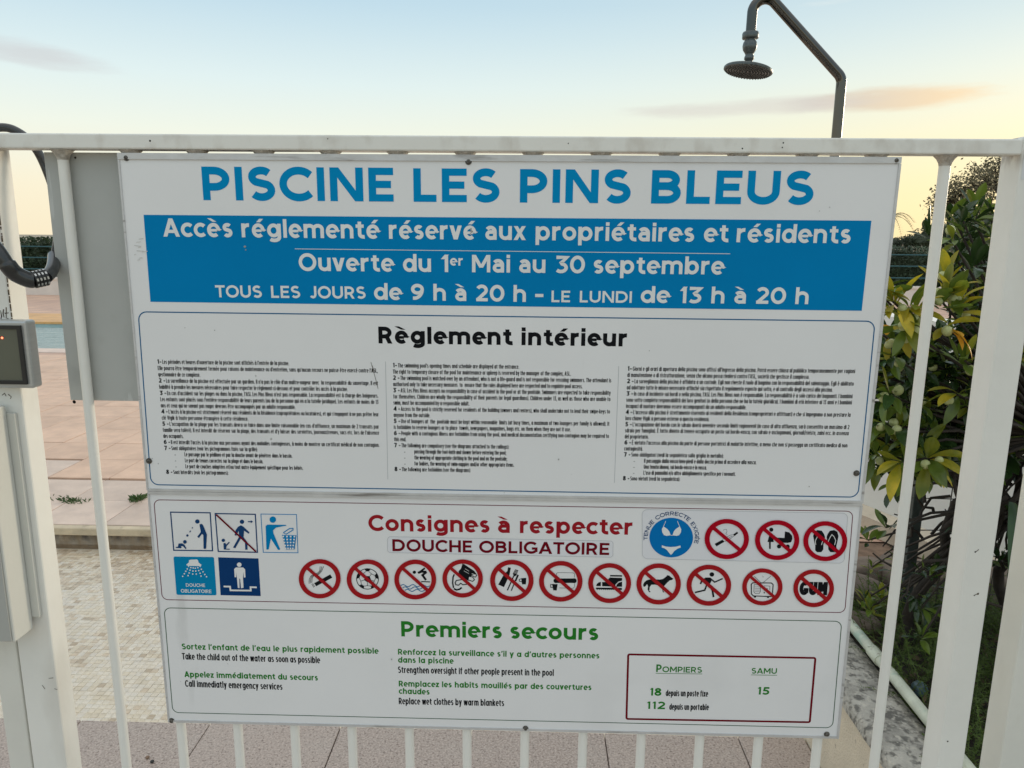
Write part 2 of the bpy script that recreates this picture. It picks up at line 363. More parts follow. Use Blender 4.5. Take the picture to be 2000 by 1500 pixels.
def leafmat(name, c, rough=.5, objvar=0, trans=.25, var=.25, vscale=3):
    v2 = None
    if isinstance(var, tuple): v2 = var; var = .3; vscale = 1.6
    m = pbr(name, c, rough, var=var, vscale=vscale, objvar=objvar, var2=v2)
    t = m.node_tree; out = t.nodes['Material Output']; b = t.nodes['Principled BSDF']
    tr = t.nodes.new('ShaderNodeBsdfTranslucent'); ms = t.nodes.new('ShaderNodeMixShader'); ms.inputs[0].default_value = trans
    ls = b.inputs['Base Color'].links
    if ls: t.links.new(ls[0].from_socket, tr.inputs[0])
    t.links.new(b.outputs[0], ms.inputs[1]); t.links.new(tr.outputs[0], ms.inputs[2]); t.links.new(ms.outputs[0], out.inputs[0])
    return m
m_hedge = leafmat('hedge_leaf', (.035, .06, .028), .6, var=.45, vscale=1.5)
m_pine = leafmat('pine_needles', (.035, .05, .022), .7, var=.4, vscale=1)
m_airy = leafmat('thin_tree_leaf', (.10, .085, .035), .6, var=.3, vscale=1)
m_bark = pbr('bark', (.035, .027, .021), .9, var=.4, vscale=12, bump=.6, bscale=40)
m_dark = pbr('unused_core', (.012, .018, .010), 1, spec=.1)
def quads(mb, n, fn, size):
    for _ in range(n):
        p = fn(); a = Vector((random.gauss(0, 1), random.gauss(0, 1), random.gauss(0, 1))).normalized(); b = a.orthogonal().normalized()
        s = size*random.uniform(.5, 1.3)
        mb.add([p-a*s, p-b*s*.45, p+a*s, p+b*s*.45], [(0, 1, 2, 3)])
hd = MB()
def hp():
    x = random.choice((random.uniform(-15, -7), random.uniform(4, 14))) if random.random() < .85 else random.uniform(-18, 18)
    top = 1.36+.10*noise.noise(Vector((x*.9, 0, 0)))+.05*noise.noise(Vector((x*4, 3, 0)))
    z = random.uniform(.1, 1)**.6*top; y = 17.6+random.uniform(0, .8)+.15*noise.noise(Vector((x*2, z*3, 0)))
    return Vector((x, y, z))
quads(hd, 26000, hp, .055)
hd.box(-30, 30, 17.95, 18.3, -.1, 1.25)
o = hd.build('clipped_hedge', m_hedge); tag(o, 'long dark clipped hedge behind the far white wall and teal fence', 'hedge')

def clump_tree(name, label, cat, base, height, crown, mat, nleaf, size, core=True, group=None):
    t = thing(name, label, cat, base, group)
    tr = MB(); pts = [(0, 0, -.3), (.1, 0, height*.35), (-.05, .05, height*.6)]
    tr.tube(pts, [.16, .12, .08], 8)
    for (c, r) in crown:
        tr.tube([pts[1], tuple((Vector(pts[2])+Vector(c))/2), c], [.09, .06, .02], 6)
    tr.build('trunk', m_bark, t)
    lf = MB()
    for (c, r) in crown:
        c = Vector(c); r = Vector(r) if isinstance(r, tuple) else Vector((r, r, r))
        def f():
            d = Vector((random.gauss(0, 1), random.gauss(0, 1), random.gauss(0, 1))).normalized()
            k = random.random()**.35*(1+.25*noise.noise(d*2.5+c))
            return c+Vector((d.x*r.x, d.y*r.y, d.z*r.z))*k
        quads(lf, int(nleaf/len(crown)), f, size)
        if core:
            bm = bmesh.new(); bmesh.ops.create_icosphere(bm, subdivisions=2, radius=.8)
            for v in bm.verts: v.co = Vector((v.co.x*r.x, v.co.y*r.y, v.co.z*r.z))*(1+.2*noise.noise(v.co*2+c))+c
            lf.add([v.co[:] for v in bm.verts], [[q.index for q in ff.verts] for ff in bm.faces]); bm.free()
    lf.build('crown', mat, t)
    return t
clump_tree('umbrella_pine', 'dark rounded pine mass rising from the left behind the far hedge', 'tree', (17.8, 30, 0), 2.4,
           [((-1.7, 0, 1.45), (1.0, 1, .42)), ((-.9, 0, 1.75), (1.1, 1, .55)), ((.3, .3, 2.0), (1.3, 1.2, .62)), ((1.7, 0, 2.1), (1.5, 1.2, .65))], m_pine, 9000, .07)
clump_tree('umbrella_pine', 'low dark pine crown close to the board edge at the horizon', 'tree', (14.2, 31, 0), 1.8,
           [((-.4, 0, 1.25), (1.6, 1, .38)), ((1.2, 0, 1.3), (1.2, 1, .35))], m_pine, 5000, .07)
# tall airy tree against the sunset
def airy():
    t = thing('airy_tree', 'thin brown-green tree with sparse leaves against the yellow sky', 'tree', (13.05, 19.5, 0))
    br = MB(); lf = MB(); tips = []
    def grow(p, d, r, l, dep):
        q = p+d*l; mid = (p+q)/2+Vector((random.uniform(-.05, .05), 0, random.uniform(-.05, .05)))*l
        br.tube([p, mid, q], [r, r*.85, r*.7], 5, cap=False)
        if dep <= 3: tips.append(q); tips.append(mid)
        if dep == 0: return
        for _ in range(3 if dep > 2 else 2+(random.random() < .6)):
            nd = (d+Vector((random.uniform(-.8, .8), random.uniform(-.6, .6), random.uniform(-.55, .40)))).normalized()
            grow(q, nd, r*.62, l*.74, dep-1)
    grow(Vector((0, 0, 0)), Vector((-.05, 0, 1)), .10, 1.15, 6)
    for p in tips:
        for _ in range(4):
            o = p+Vector((random.gauss(0, .13), random.gauss(0, .13), random.gauss(0, .13)))
            a = Vector((random.gauss(0, 1), random.gauss(0, 1), random.gauss(0, 1))).normalized(); b = a.orthogonal()
            s = random.uniform(.025, .055); lf.add([o-a*s, o-b*s*.5, o+a*s, o+b*s*.5], [(0, 1, 2, 3)])
    br.build('trunk', m_bark, t); lf.build('crown', m_airy, t)
airy()
def palm(base, h, nf, fl, label, lean=0):
    t = thing('palm_tree', label, 'palm', base)
    tr = MB(); tr.tube([(0, 0, -.2), (lean*.3, 0, h*.5), (lean, 0, h)], [.12, .10, .08], 8); tr.build('trunk', m_bark, t)
    for i in range(nf):
        a = 2*PI*i/nf+random.uniform(-.2, .2); up_ = random.uniform(.1, .9); f = MB(); d = Vector((math.cos(a), math.sin(a), 0)); P = []
        for k in range(9):
            s = k/8; P.append(Vector((lean, 0, h))+d*fl*s+Vector((0, 0, fl*(up_*s-1.1*s*s))))
        f.tube(P, [.012*(1-.8*k/8) for k in range(9)], 4)
        side = d.cross(Vector((0, 0, 1)))
        for k in range(1, 9):
            for sg in (-1, 1):
                for e in (0, .5):
                    q = P[k].lerp(P[k-1], e); tp = q+side*sg*fl*.28*(1-.5*k/8)+d*fl*.12-Vector((0, 0, fl*.08)); n_ = d*fl*.015
                    f.add([q-n_, q+n_, tp], [(0, 1, 2)])
        f.build('frond', m_pine, t)
palm((14.2, 29, 0), 2.45, 11, .85, 'small distant palm whose fronds show beside the board edge')
palm((1.62, 3.6, 0), .62, 13, .62, 'dwarf palm with pale fine fronds beside the white oblique wall')

# ---- white oblique wall with its cream plinth, right of the terrace
def strip_wall(p0, p1, th, z0, z1, name, mat, parent=None, off=0):
    a = Vector((*p0, 0)); b = Vector((*p1, 0)); d = (b-a).normalized(); n_ = Vector((d.y, -d.x, 0))
    m_ = MB(); q = [a+n_*off, b+n_*off, b+n_*(off+th), a+n_*(off+th)]
    m_.add([(v.x, v.y, z0) for v in q]+[(v.x, v.y, z1) for v in q], [(0, 3, 2, 1), (4, 5, 6, 7), (0, 1, 5, 4), (1, 2, 6, 5), (2, 3, 7, 6), (3, 0, 4, 7)])
    return m_.build(name, mat, parent)
m_cream = pbr('cream_render', (.72, .62, .48), .85, var=.10, vscale=9, bump=.5, bscale=160)
add_layer(m_cream, (.40, .31, .22), 3, .58, .75, .5)
add_layer(m_cream, (.25, .19, .14), 25, .70, .72, .5, 10, (.3, 1, 1))
wo = thing('white_side_wall', 'smooth white rendered wall running obliquely behind the green bush', 'wall', (0, 0, 0))
m_white2 = pbr('white_smooth_render', (.80, .78, .73), .8, var=.04, vscale=3, bump=.15, bscale=90)
strip_wall((1.40, 3.75), (2.45, 1.45), -.2, 0, 1.12, 'wall', m_white2, wo)
strip_wall((1.40, 3.75), (2.45, 1.45), .14, 0, .09, 'plinth', m_cream, wo, .001)

# ---- planter: rendered low wall with weathered stone top, soil, stones, pipe
m_copestone = pbr('weathered_coping', (.44, .41, .36), .9, var=.35, vscale=14, bump=1.0, bscale=90)
add_layer(m_copestone, (.09, .085, .075), 48, .47, .62, .8, 14)
add_layer(m_copestone, (.66, .61, .52), 70, .57, .66, .6, 12)
pw = thing('planter_wall', 'cream rendered low wall with blackened stone top right of the gate', 'wall', (0, 0, 0))
b_ = MB(); b_.box(.906, 1.05, -.6, 2.7, -.14, .282); b_.build('rendered_face', m_cream, pw)
cpm = MB()
ny_ = 60; VV = []; 
for j in range(ny_+1):
    y = -.6+3.3*j/ny_
    for i_, (x, z) in enumerate(((.900, .270), (.903, .292), (.914, .302), (.96, .303), (1.01, .301), (1.052, .296), (1.056, .25))):
        nn = noise.noise(Vector((x*12, y*14, z*9)))*.004+noise.noise(Vector((x*40, y*45, 1)))*.0025
        VV.append((x+(nn if i_ < 3 else 0), y, z+nn))
cpm.add(VV, [(j*7+i_, j*7+i_+1, (j+1)*7+i_+1, (j+1)*7+i_) for j in range(ny_) for i_ in range(6)], True)
cpm.build('coping', m_copestone, pw)
m_soil = pbr('planter_soil', (.035, .027, .02), .95, var=.5, vscale=25, bump=1, bscale=60)
sm = MB(); n1, n2 = 40, 60; V = []
for i in range(n1+1):
    for j in range(n2+1):
        x = 1.056+(1.40)*i/n1; y = -.6+2.12*j/n2; V.append((x, y, .255+.02*noise.noise(Vector((x*5, y*5, 0)))+.008*noise.noise(Vector((x*25, y*25, 0)))))
sm.add(V, [(i*(n2+1)+j, (i+1)*(n2+1)+j, (i+1)*(n2+1)+j+1, i*(n2+1)+j+1) for i in range(n1) for j in range(n2)], True)
o = sm.build('planter_soil', m_soil); tag(o, kind='structure')
b_ = MB(); b_.bbox(1.057, 2.42, 1.50, 1.60, -.02, .27, .01); tag(b_.build('planter_back_kerb', pbr('kerb_stone', (.22, .17, .13), .9, var=.3, vscale=9, bump=.8, bscale=30)), 'low brown stone kerb closing the planter behind the bush', 'kerb')
m_stone = pbr('brown_stone', (.17, .13, .10), .9, var=.3, vscale=9, bump=.8, bscale=30, objvar=.2)
for i, (x, y, sx, sy, sz) in enumerate([(1.22, 1.32, .13, .09, .05), (1.46, 1.45, .14, .10, .06), (1.30, 1.46, .13, .07, .05), (1.62, 1.42, .15, .08, .05), (1.14, 1.42, .07, .07, .05), (1.85, 1.4, .12, .08, .05), (1.75, 1.3, .15, .1, .06), (1.14, 1.08, .06, .07, .03)]):
    bm = bmesh.new(); bmesh.ops.create_icosphere(bm, subdivisions=3, radius=1)
    for v in bm.verts:
        c = v.co.copy(); k = 1+.25*noise.noise(c*1.3+Vector((i*7, 0, 0)))
        v.co = Vector((c.x*sx*k, c.y*sy*k, max(-.5, min(.75, c.z))*sz*1.3*k))
    me = bpy.data.meshes.new('stone'); bm.to_mesh(me); bm.free(); me.materials.append(m_stone)
    for p_ in me.polygons: p_.use_smooth = True
    o = link(bpy.data.objects.new('stone', me)); o.location = (x, y, .265); o.rotation_euler = (0, 0, random.uniform(0, 3))
    lab = ['flat brown stone in the planter just behind the white pipe end', 'brown stone under the bush, left of the trellis post', 'wide brown stone in the middle of the planter stones', 'brown stone behind the trellis wires', 'rounded brown stone along the planter wall top', 'brown stone in the planter farthest to the right of the bush stems', 'brown stone at the foot of the bush, right side', 'small brown stone touching the pipe'][i]
    tag(o, lab, 'stone', 'brown stones in the planter')
m_pipe = pbr('old_pvc', (.60, .62, .50), .5, var=.15, vscale=18, bump=.15)
add_layer(m_pipe, (.28, .46, .38), 14, .56, .66, .6, 8)
add_layer(m_pipe, (.25, .20, .15), 40, .64, .70, .7, 6)
pp = thing('irrigation_pipe', 'weathered greenish white plastic pipe lying along the planter wall', 'pipe', (0, 0, 0))
b_ = MB(); b_.tube([(1.066, -.55, .317), (1.060, .3, .317), (1.063, .8, .318)], .0155, 16); b_.build('pipe_length', m_pipe, pp)
b_ = MB(); b_.tube([(1.0628, .775, .318), (1.063, .83, .318)], .0185, 16); b_.tube([(1.063, .83, .318), (1.066, 1.5, .319)], .0155, 16); b_.build('sleeve', m_pipe, pp)
# ================================================================ GATE
m_paint = pbr('white_paint', (.80, .79, .74), .38, var=.035, vscale=6, bump=.06, bscale=45, spec=.45)
add_layer(m_paint, (.45, .40, .33), 9, .62, .80, .35, 8, (1, 1, .35))
add_layer(m_paint, (.10, .08, .06), 26, .755, .775, .8, 5)
add_layer(m_paint, (.42, .30, .18), 45, .68, .76, .22, 6, (1, 1, .12))
add_layer(m_paint, (.30, .22, .14), 30, .48, .66, .25, 8, (1, 1, .6), [(2, 1.60, 1.626)])
m_stile = pbr('stile_paint', (.80, .79, .74), .38, var=.035, vscale=6, bump=.06, bscale=45, spec=.45)
add_layer(m_stile, (.45, .40, .33), 7, .62, .80, .35, 8, (1, 1, .35))
add_layer(m_stile, (.10, .08, .06), 26, .765, .785, .8, 5)
add_layer(m_stile, (.20, .15, .10), 60, .40, .60, .75, 8, (1, 1, .5), [(2, 1.600, 1.640)])
m_rust = pbr('grime', (.09, .065, .04), .9, var=.5, vscale=90)
gate = thing('pool_gate', 'white painted metal gate of round bars between two square stiles, carrying the rules board', 'gate', (0, 0, 0))
b_ = MB(); b_.bbox(-.797, .778, -.004, .026, 1.6290, 1.6520, .0025); b_.build('top_rail', m_paint, gate)
b_ = MB(); b_.bbox(-.797, .778, -.004, .026, .10, .125, .0025); b_.build('bottom_rail', m_paint, gate)
b_ = MB(); b_.bbox(-.859, -.796, -.005, .038, .05, 1.6525, .003); b_.build('stile', m_stile, gate)
b_ = MB(); b_.bbox(.777, .822, -.005, .046, .05, 1.6560, .003); b_.build('stile', m_stile, gate)
m_weld = pbr('weld_paint', (.50, .46, .40), .6, var=.3, vscale=120, bump=.5, bscale=200)
bar = MB(); bar.lathe([(.0082, .12), (.0082, 1.630)], (0, 0, 0), n=20); bar0 = bar.build('baluster', m_paint, gate)
wb = MB(); wb.lathe([(.0084, 1.6135), (.0095, 1.618), (.0125, 1.6235), (.0175, 1.6288)], (0, 0, 0), n=20); wb0 = wb.build('weld_bead', m_weld, bar0)
for i in range(14):
    x = -.6905+.10496*i; x += (-.004 if i == 0 else 0)
    if i == 0: o = bar0; wo_ = wb0
    else: o = inst(bar0); wo_ = inst(wb0, parent=o)
    o.location = (x, .0115, 0)
# dried dirt along the corner of the left stile
gm = MB(); zz = 1.61
while zz > 1.33:
    h = random.uniform(.001, .006); q = random.uniform(.0001, .0010)
    if random.random() < .93: gm.box(-.7962-q, -.7954, -.0056, -.0040, zz-h, zz)
    zz -= h*random.uniform(.9, 1.5)
gm.build('dirt_seam', m_rust, gate)['kind'] = 'stuff'

m_post = pbr('post_paint', (.72, .71, .65), .42, var=.05, vscale=5, bump=.05)
add_layer(m_post, (.42, .38, .30), 8, .6, .8, .4, 8, (1, 1, .4))
o = MB(); o.bbox(-.906, -.8635, -.002, .05, .0, 1.66, .003)
gp = thing('gate_post', 'white square post at the left edge of the picture behind the grey lock case', 'post', (0, 0, 0), 'square posts either side of the gate')
o.build('post_tube', m_post, gp)
b_ = MB(); b_.bbox(-.862, -.8595, .004, .03, .02, 1.62, .0008); b_.build('rubber_stop', pbr('yellowed_strip', (.45, .44, .34), .6), gp)
gp2 = thing('gate_post', 'white square post at the right edge of the picture, right of the gate stile', 'post', (0, 0, 0), 'square posts either side of the gate')
b_ = MB(); b_.bbox(.886, .936, -.004, .05, .0, 1.66, .003); b_.build('post_tube', m_post, gp2)
b_ = MB(); b_.bbox(.884, .938, -.006, .052, 1.66, 1.668, .002); b_.build('cap', m_post, gp2)

# dark specks and scuffs on the paint
sp = MB()
for (px, py, r, yy_) in ((145, 785, 4, .0032), (147, 308, 2.5, .0032), (293, 275, 2, -.0042), (1530, 279, 1.6, -.0042), (1528, 288, 1.4, -.0042), (1110, 280, 1.2, -.0042), (640, 271, 1.2, -.0042), (1851, 1448, 2, -.0052), (1905, 1078, 2, -.0052), (1910, 1160, 2.4, -.0052), (1903, 1163, 1.5, -.0052), (1450, 290, 1.5, -.0042)):
    p = on_plane(px, py, 1, yy_); sp.lathe([(0, 0), (r*.00075, 0)], p, Vector((0, -1, 0)), 8)
sp.build('paint_chip', m_rust, gate)['kind'] = 'stuff'

mk = MB()
def mark(pts, y, wpx=2.0):
    P_ = [on_plane(px, py, 1, y) for px, py in pts]; V, F = [], []
    for i, p in enumerate(P_):
        d = (P_[min(i+1, len(P_)-1)]-P_[max(i-1, 0)]).normalized(); n__ = Vector((-d.z, 0, d.x))*wpx*.0004*random.uniform(.5, 1.4); V += [p+n__, p-n__]
    mk.add(V, [(2*i, 2*i+1, 2*i+3, 2*i+2) for i in range(len(P_)-1)])
for pts in ([(1, 606), (3, 618), (1, 624)], [(7, 604), (6, 612), (8, 620)], [(12, 600), (12, 622)], [(9, 612), (17, 611)], [(14, 622), (19, 624)], [(4, 772), (9, 768), (12, 774)], [(16, 770), (22, 775), (20, 779)]): mark(pts, -.0054)
for pts in ([(1903, 1163), (1912, 1158)], [(1906, 1078), (1912, 1073)], [(95, 1325), (104, 1324)], [(82, 1338), (88, 1346)], [(106, 1345), (112, 1347)]): mark(pts, -.0054, 1.2)
mk.build('pen_scratch', m_rust, gate)['kind'] = 'stuff'
# ---- sticker on the right stile
st = MB(); st.box(.7805, .8195, -.0055, -.0052, 1.5930, 1.6330); o = st.build('stile_sticker', pbr('sticker_film', (.66, .67, .68), .3))
tag(o, 'small white sticker with pale blue marks at the top of the right stile', 'sticker')
m_sb = pbr('sticker_blue', (.05, .28, .42), .4)
b_ = MB(); b_.box(.789, .815, -.0058, -.0056, 1.613, 1.6205); b_.box(.787, .815, -.0058, -.0056, 1.5985, 1.606); b_.build('printed_mark', m_sb, o)

# ---- grey plate behind the left bars
m_grey = pbr('grey_pvc', (.46, .47, .45), .5, var=.06, vscale=4, bump=.04, bscale=30)
add_layer(m_grey, (.24, .24, .23), 14, .58, .8, .4, 8)
add_layer(m_grey, (.62, .63, .61), 30, .70, .72, .5, 4, (1, 1, .15))
b_ = MB(); b_.bbox(-.7325, -.30, .0235, .0275, 1.2235, 1.6265, .0008)
gpl = b_.build('grey_back_plate', m_grey); tag(gpl, 'plain grey plastic plate fixed behind the bars left of the rules board', 'plate')

# ---- card reader and lock case
m_alu = pbr('brushed_aluminium', (.50, .51, .50), .36, metal=.55, var=.06, vscale=20, stretch=(1, 1, 12))
m_blk = pbr('black_plastic', (.02, .02, .02), .35)
m_glass = pbr('reader_window', (.115, .12, .09), .22, var=.1, vscale=6, coat=.3)
m_case = pbr('lock_case_paint', (.62, .62, .575), .35, var=.03, bump=.03)
m_case2 = pbr('lock_case_grey', (.40, .405, .38), .35, var=.03, bump=.03)
rd = thing('card_reader', 'silver framed card reader with dark window and red light on the left stile', 'card reader', (-.803, -.005, 1.31))
b_ = MB(); b_.bbox(-.048, .047, -.026, -.001, -.056, .054, .004)
V = []
b_.build('housing', m_alu, rd)
fr = MB()
def frame(mb, x0, x1, z0, z1, t, y0, y1):
    mb.box(x0, x1, y0, y1, z1-t, z1); mb.box(x0, x1, y0, y1, z0, z0+t); mb.box(x0, x0+t, y0, y1, z0+t, z1-t); mb.box(x1-t, x1, y0, y1, z0+t, z1-t)
frame(fr, -.0405, .0395, -.0485, .0465, .006, -.030, -.026); fr.build('bezel', m_blk, rd)
b_ = MB(); b_.box(-.0345, .0335, -.0275, -.0262, -.0425, .0405); b_.build('window', m_glass, rd)
m_led = pbr('red_led', (.9, .15, .08), .4); bb = m_led.node_tree.nodes['Principled BSDF']; bb.inputs['Emission Color'].default_value = (1, .12, .05, 1); bb.inputs['Emission Strength'].default_value = 4
b_ = MB(); b_.lathe([(.0016, 0), (.0012, .0006), (0, .0008)], on_plane(4, 660, 1, -.0327)-Vector((-.803, -.005, 1.31)), Vector((0, -1, 0)), 12); b_.build('status_light', m_led, rd)
lc = thing('lock_case', 'tall pale grey gate lock case mounted in front of the left post', 'lock', (0, 0, 0))
b_ = MB(); b_.bbox(-.935, -.818, -.062, -.014, .822, 1.222, .0025); b_.build('case_body', m_case, lc)
b_ = MB(); b_.bbox(-.930, -.8215, -.0655, -.0625, .826, 1.218, .001); b_.build('front_cover', m_case2, lc)
b_ = MB(); b_.bbox(-.940, -.806, -.0135, -.0055, .842, 1.208, .001); b_.build('mounting_plate', m_case, lc)

# ---- combination cable lock looped round the stile
cl = thing('cable_lock', 'black combination cable lock looped around the left stile', 'bicycle lock', (0, 0, 0))
m_cable = pbr('black_cable', (.028, .03, .032), .32, coat=.3, var=.3, vscale=20)
def spline(P, n=10, closed=False):
    P = [Vector(p) for p in P]; out = []; m = len(P)
    for i in range(m if closed else m-1):
        p0 = P[i-1] if (i or closed) else P[0]; p1 = P[i]; p2 = P[(i+1) % m]; p3 = P[(i+2) % m] if (closed or i+2 < m) else P[-1]
        for k in range(n):
            s = k/n; out.append(.5*((2*p1)+(p2-p0)*s+(2*p0-5*p1+4*p2-p3)*s*s+(3*p1-p0-3*p2+p3)*s**3))
    if not closed: out.append(P[-1])
    return out
cf = lambda px, py, y: tuple(on_plane(px, py, 1, y))
A = [cf(105, 505, .045), cf(112, 470, .05), cf(112, 400, .055), cf(88, 325, .055), cf(62, 280, .055), cf(30, 255, .05), cf(0, 249, .045), cf(-40, 258, .04), cf(-75, 300, .02), cf(-80, 380, -.02), cf(-50, 440, -.045), cf(-25, 468, -.055)]
b_ = MB(); b_.tube(spline(A), .0068, 14); b_.build('cable', m_cable, cl)
B = [cf(-30, 462, -.058), cf(-5, 488, -.06), cf(14, 516, -.058), cf(30, 534, -.05), cf(55, 546, -.04), cf(64, 547, -.036)]
b_ = MB(); b_.tube(spline(B), [.0105]*20+[.0125]*31, 18); b_.build('lock_sleeve', m_cable, cl)
Cc = [cf(90, 541, -.020), cf(100, 530, -.004), cf(105, 515, .02), cf(106, 500, .045)]
b_ = MB(); b_.tube(spline(Cc), .0098, 16); b_.build('lock_sleeve', m_cable, cl)
d0 = Vector(cf(64, 547, -.036)); d1 = Vector(cf(91, 541, -.020)); ax = (d1-d0).normalized(); Ln = (d1-d0).length
m_dial = pbr('dial_silver', (.55, .56, .55), .3, metal=.6)
b_ = MB(); b_.lathe([(.0118, 0), (.0118, Ln)], d0, ax, 20); b_.build('dial_core', m_cable, cl)
for k in range(4):
    c = d0+ax*(Ln*(k+.5)/4); hw = Ln/4*.42
    b_ = MB(); b_.lathe([(.0128, -hw), (.0134, -hw*.5), (.0134, hw*.5), (.0128, hw)], c, ax, 20, False); dl = b_.build('number_dial', m_blk, cl)
    kn = MB(); u = ax.orthogonal().normalized(); v = ax.cross(u)
    for q in range(10):
        a = 2*PI*q/10; rr = u*math.cos(a)+v*math.sin(a); tt = ax.cross(rr); p = c+rr*.0137
        kn.add([p-ax*hw*.6-tt*.0021, p+ax*hw*.6-tt*.0021, p+ax*hw*.6+tt*.0021, p-ax*hw*.6+tt*.0021], [(0, 1, 2, 3)])
    kn.build('dial_mark', m_dial, dl)
# ================================================================ RULES BOARD
# stroke lettering: every glyph is given by centre lines in a box one cap height tall
def arc(cx, cy, rx, ry, a0, a1, n=None):
    n = n or max(5, int(abs(a1-a0)/11)); return [(cx+rx*math.cos(R(a0+(a1-a0)*i/n)), cy+ry*math.sin(R(a0+(a1-a0)*i/n))) for i in range(n+1)]
XH = .765
def glyph(c, w, fut=False):
    """-> advance box width, primitives: ('S', points) stroke, ('R', x0,y0,x1,y1), ('D', xb,yb,xt,yt,wx) slanted bar; left side bearing class"""
    h = w/2; x = XH
    S = lambda *p: ('S', [q for a in p for q in (a if isinstance(a, list) else [a])])
    Rr = lambda *a: ('R',)+a
    D = lambda *a: ('D',)+a
    acc = {'é': ('e', 1), 'è': ('e', -1), 'ê': ('e', 0), 'à': ('a', -1), 'î': ('i', 0), 'ô': ('o', 0), 'É': ('E', 1), 'È': ('E', -1), 'ù': ('u', -1)}
    if c in acc:
        b, k = acc[c]; W, P = glyph('ı' if b == 'i' else b, w, fut); y0 = (1.06 if b.isupper() else x+.07); m = W/2; wx = w*1.1
        if k == 1: P = P+[D(m-.10, y0, m+.06, y0+.19, wx)]
        elif k == -1: P = P+[D(m-.04, y0, m-.06-wx-.02, y0+.19, wx)]
        else: P = P+[S((m-.17, y0+.02), (m, y0+.15), (m+.17, y0+.02))]
        return W, P
    ell = lambda W, y1=x, y0=0: ('S', arc(W/2, (y0+y1)/2, W/2-h, (y1-y0)/2-h, 0, 360, 32))
    wd = w*1.12
    if c == ' ': return .22, []
    if c == 'I': return w, [Rr(0, 0, w, 1)]
    if c in 'PR':
        W = .66; yl = .40 if c == 'P' else .42; cy = (1-h+yl)/2; r = (1-h-yl)/2; cx = W-h-r*1.05
        P = [Rr(0, 0, w, 1), S((h, 1-h), (cx, 1-h), arc(cx, cy, r*1.05, r, 90, -90)[1:-1], (cx, yl), (h, yl))]
        if c == 'R': P.append(D(W-wd+.03, 0, .26, .44, wd))
        return W+(.03 if c == 'R' else 0), P
    if c == 'B':
        W = .68; o = [Rr(0, 0, w, 1)]; ym = .525
        for ya, yb, e in ((ym, 1-h, .03), (h, ym, 0)):
            r = (yb-ya)/2; cx = W-h-r-e; o.append(S((h, yb), (cx, yb), arc(cx, (ya+yb)/2, r, r, 90, -90)[1:-1], (cx, ya), (h, ya)))
        return W, o
    if c == 'D': return .80, [Rr(0, 0, w, 1), S((h, 1-h), (.36, 1-h), arc(.36, .5, .44-h, .5-h, 90, -90, 16)[1:-1], (.36, h), (h, h))]
    if c in 'EFL':
        W = .60 if c != 'L' else .56; P = [Rr(0, 0, w, 1)]
        if c != 'L': P += [Rr(0, 1-w*.93, W, 1), Rr(0, .5-w*.43, W-.05, .5+w*.5)]
        if c != 'F': P += [Rr(0, 0, W, w*.93)]
        return W, P
    if c == 'T': return .68, [Rr(0, 1-w*.95, .68, 1), Rr(.34-h, 0, .34+h, 1)]
    if c == 'H': return .74, [Rr(0, 0, w, 1), Rr(.74-w, 0, .74, 1), Rr(0, .5-h*.92, .74, .5+h*.92)]
    if c == 'J': return .5, [S((.5-h, 1), (.5-h, .30), arc(.25, .30, .25-h, .31-h, 0, -150)[1:])]
    if c == 'N': return .78, [Rr(0, 0, w, 1), Rr(.78-w, 0, .78, 1), D(.78-w*1.1, 0, w*.0, 1, w*1.15)]
    if c == 'M': return .90, [Rr(0, 0, w, 1), Rr(.9-w, 0, .9, 1), D(.45-wd/2, .27, 0, 1, wd), D(.45-wd/2, .27, .9-wd, 1, wd)]
    if c == 'A': return .84, [D(0, 0, .42-wd/2, 1, wd), D(.84-wd, 0, .42-wd/2, 1, wd), Rr(.20, .20, .64, .20+w*.88)]
    if c == 'V': return .82, [D(.41-wd/2, 0, 0, 1, wd), D(.41-wd/2, 0, .82-wd, 1, wd)]
    if c == 'U': return .74, [S((h, 1), (h, .38), arc(.37, .38, .37-h, .39-h, 180, 360)[1:-1], (.74-h, .38), (.74-h, 1))]
    if c == 'O': return .90, [('S', arc(.45, .5, .45-h, .515-h, 0, 360, 40))]
    if c == 'Q': return .90, [('S', arc(.45, .5, .45-h, .515-h, 0, 360, 40)), D(.70, -.05, .48, .28, wd)]
    if c == 'C': return .78, [('S', arc(.45, .5, .45-h, .515-h, 42, 318, 30))]
    if c == 'G': return .84, [S(arc(.45, .5, .45-h, .515-h, 42, 322, 30), (.84-h, .22)), Rr(.84-w, .14, .84, .53), Rr(.46, .53-w*.9, .84, .53)]
    if c == 'K': return .74, [Rr(0, 0, w, 1), D(w*.7, .35, .72-wd, 1, wd), D(.74-wd, 0, .26, .58, wd)]
    if c == 'X': return .76, [D(0, 0, .74-wd, 1, wd), D(.76-wd, 0, .02, 1, wd)]
    if c == 'Y': return .76, [Rr(.38-h, 0, .38+h, .45), D(.38-wd/2, .40, 0, 1, wd), D(.38-wd/2, .40, .76-wd, 1, wd)]
    if c == 'Z': return .64, [Rr(0, 0, .64, w*.93), Rr(0, 1-w*.93, .64, 1), D(0, w*.5, .64-wd*1.15, 1-w*.5, wd*1.15)]
    if c == 'W': return 1.14, [D(.28-wd/2, 0, 0, 1, wd), D(.28-wd/2, 0, .57-wd/2, 1, wd), D(.86-wd/2, 0, .57-wd/2, 1, wd), D(.86-wd/2, 0, 1.14-wd, 1, wd)]
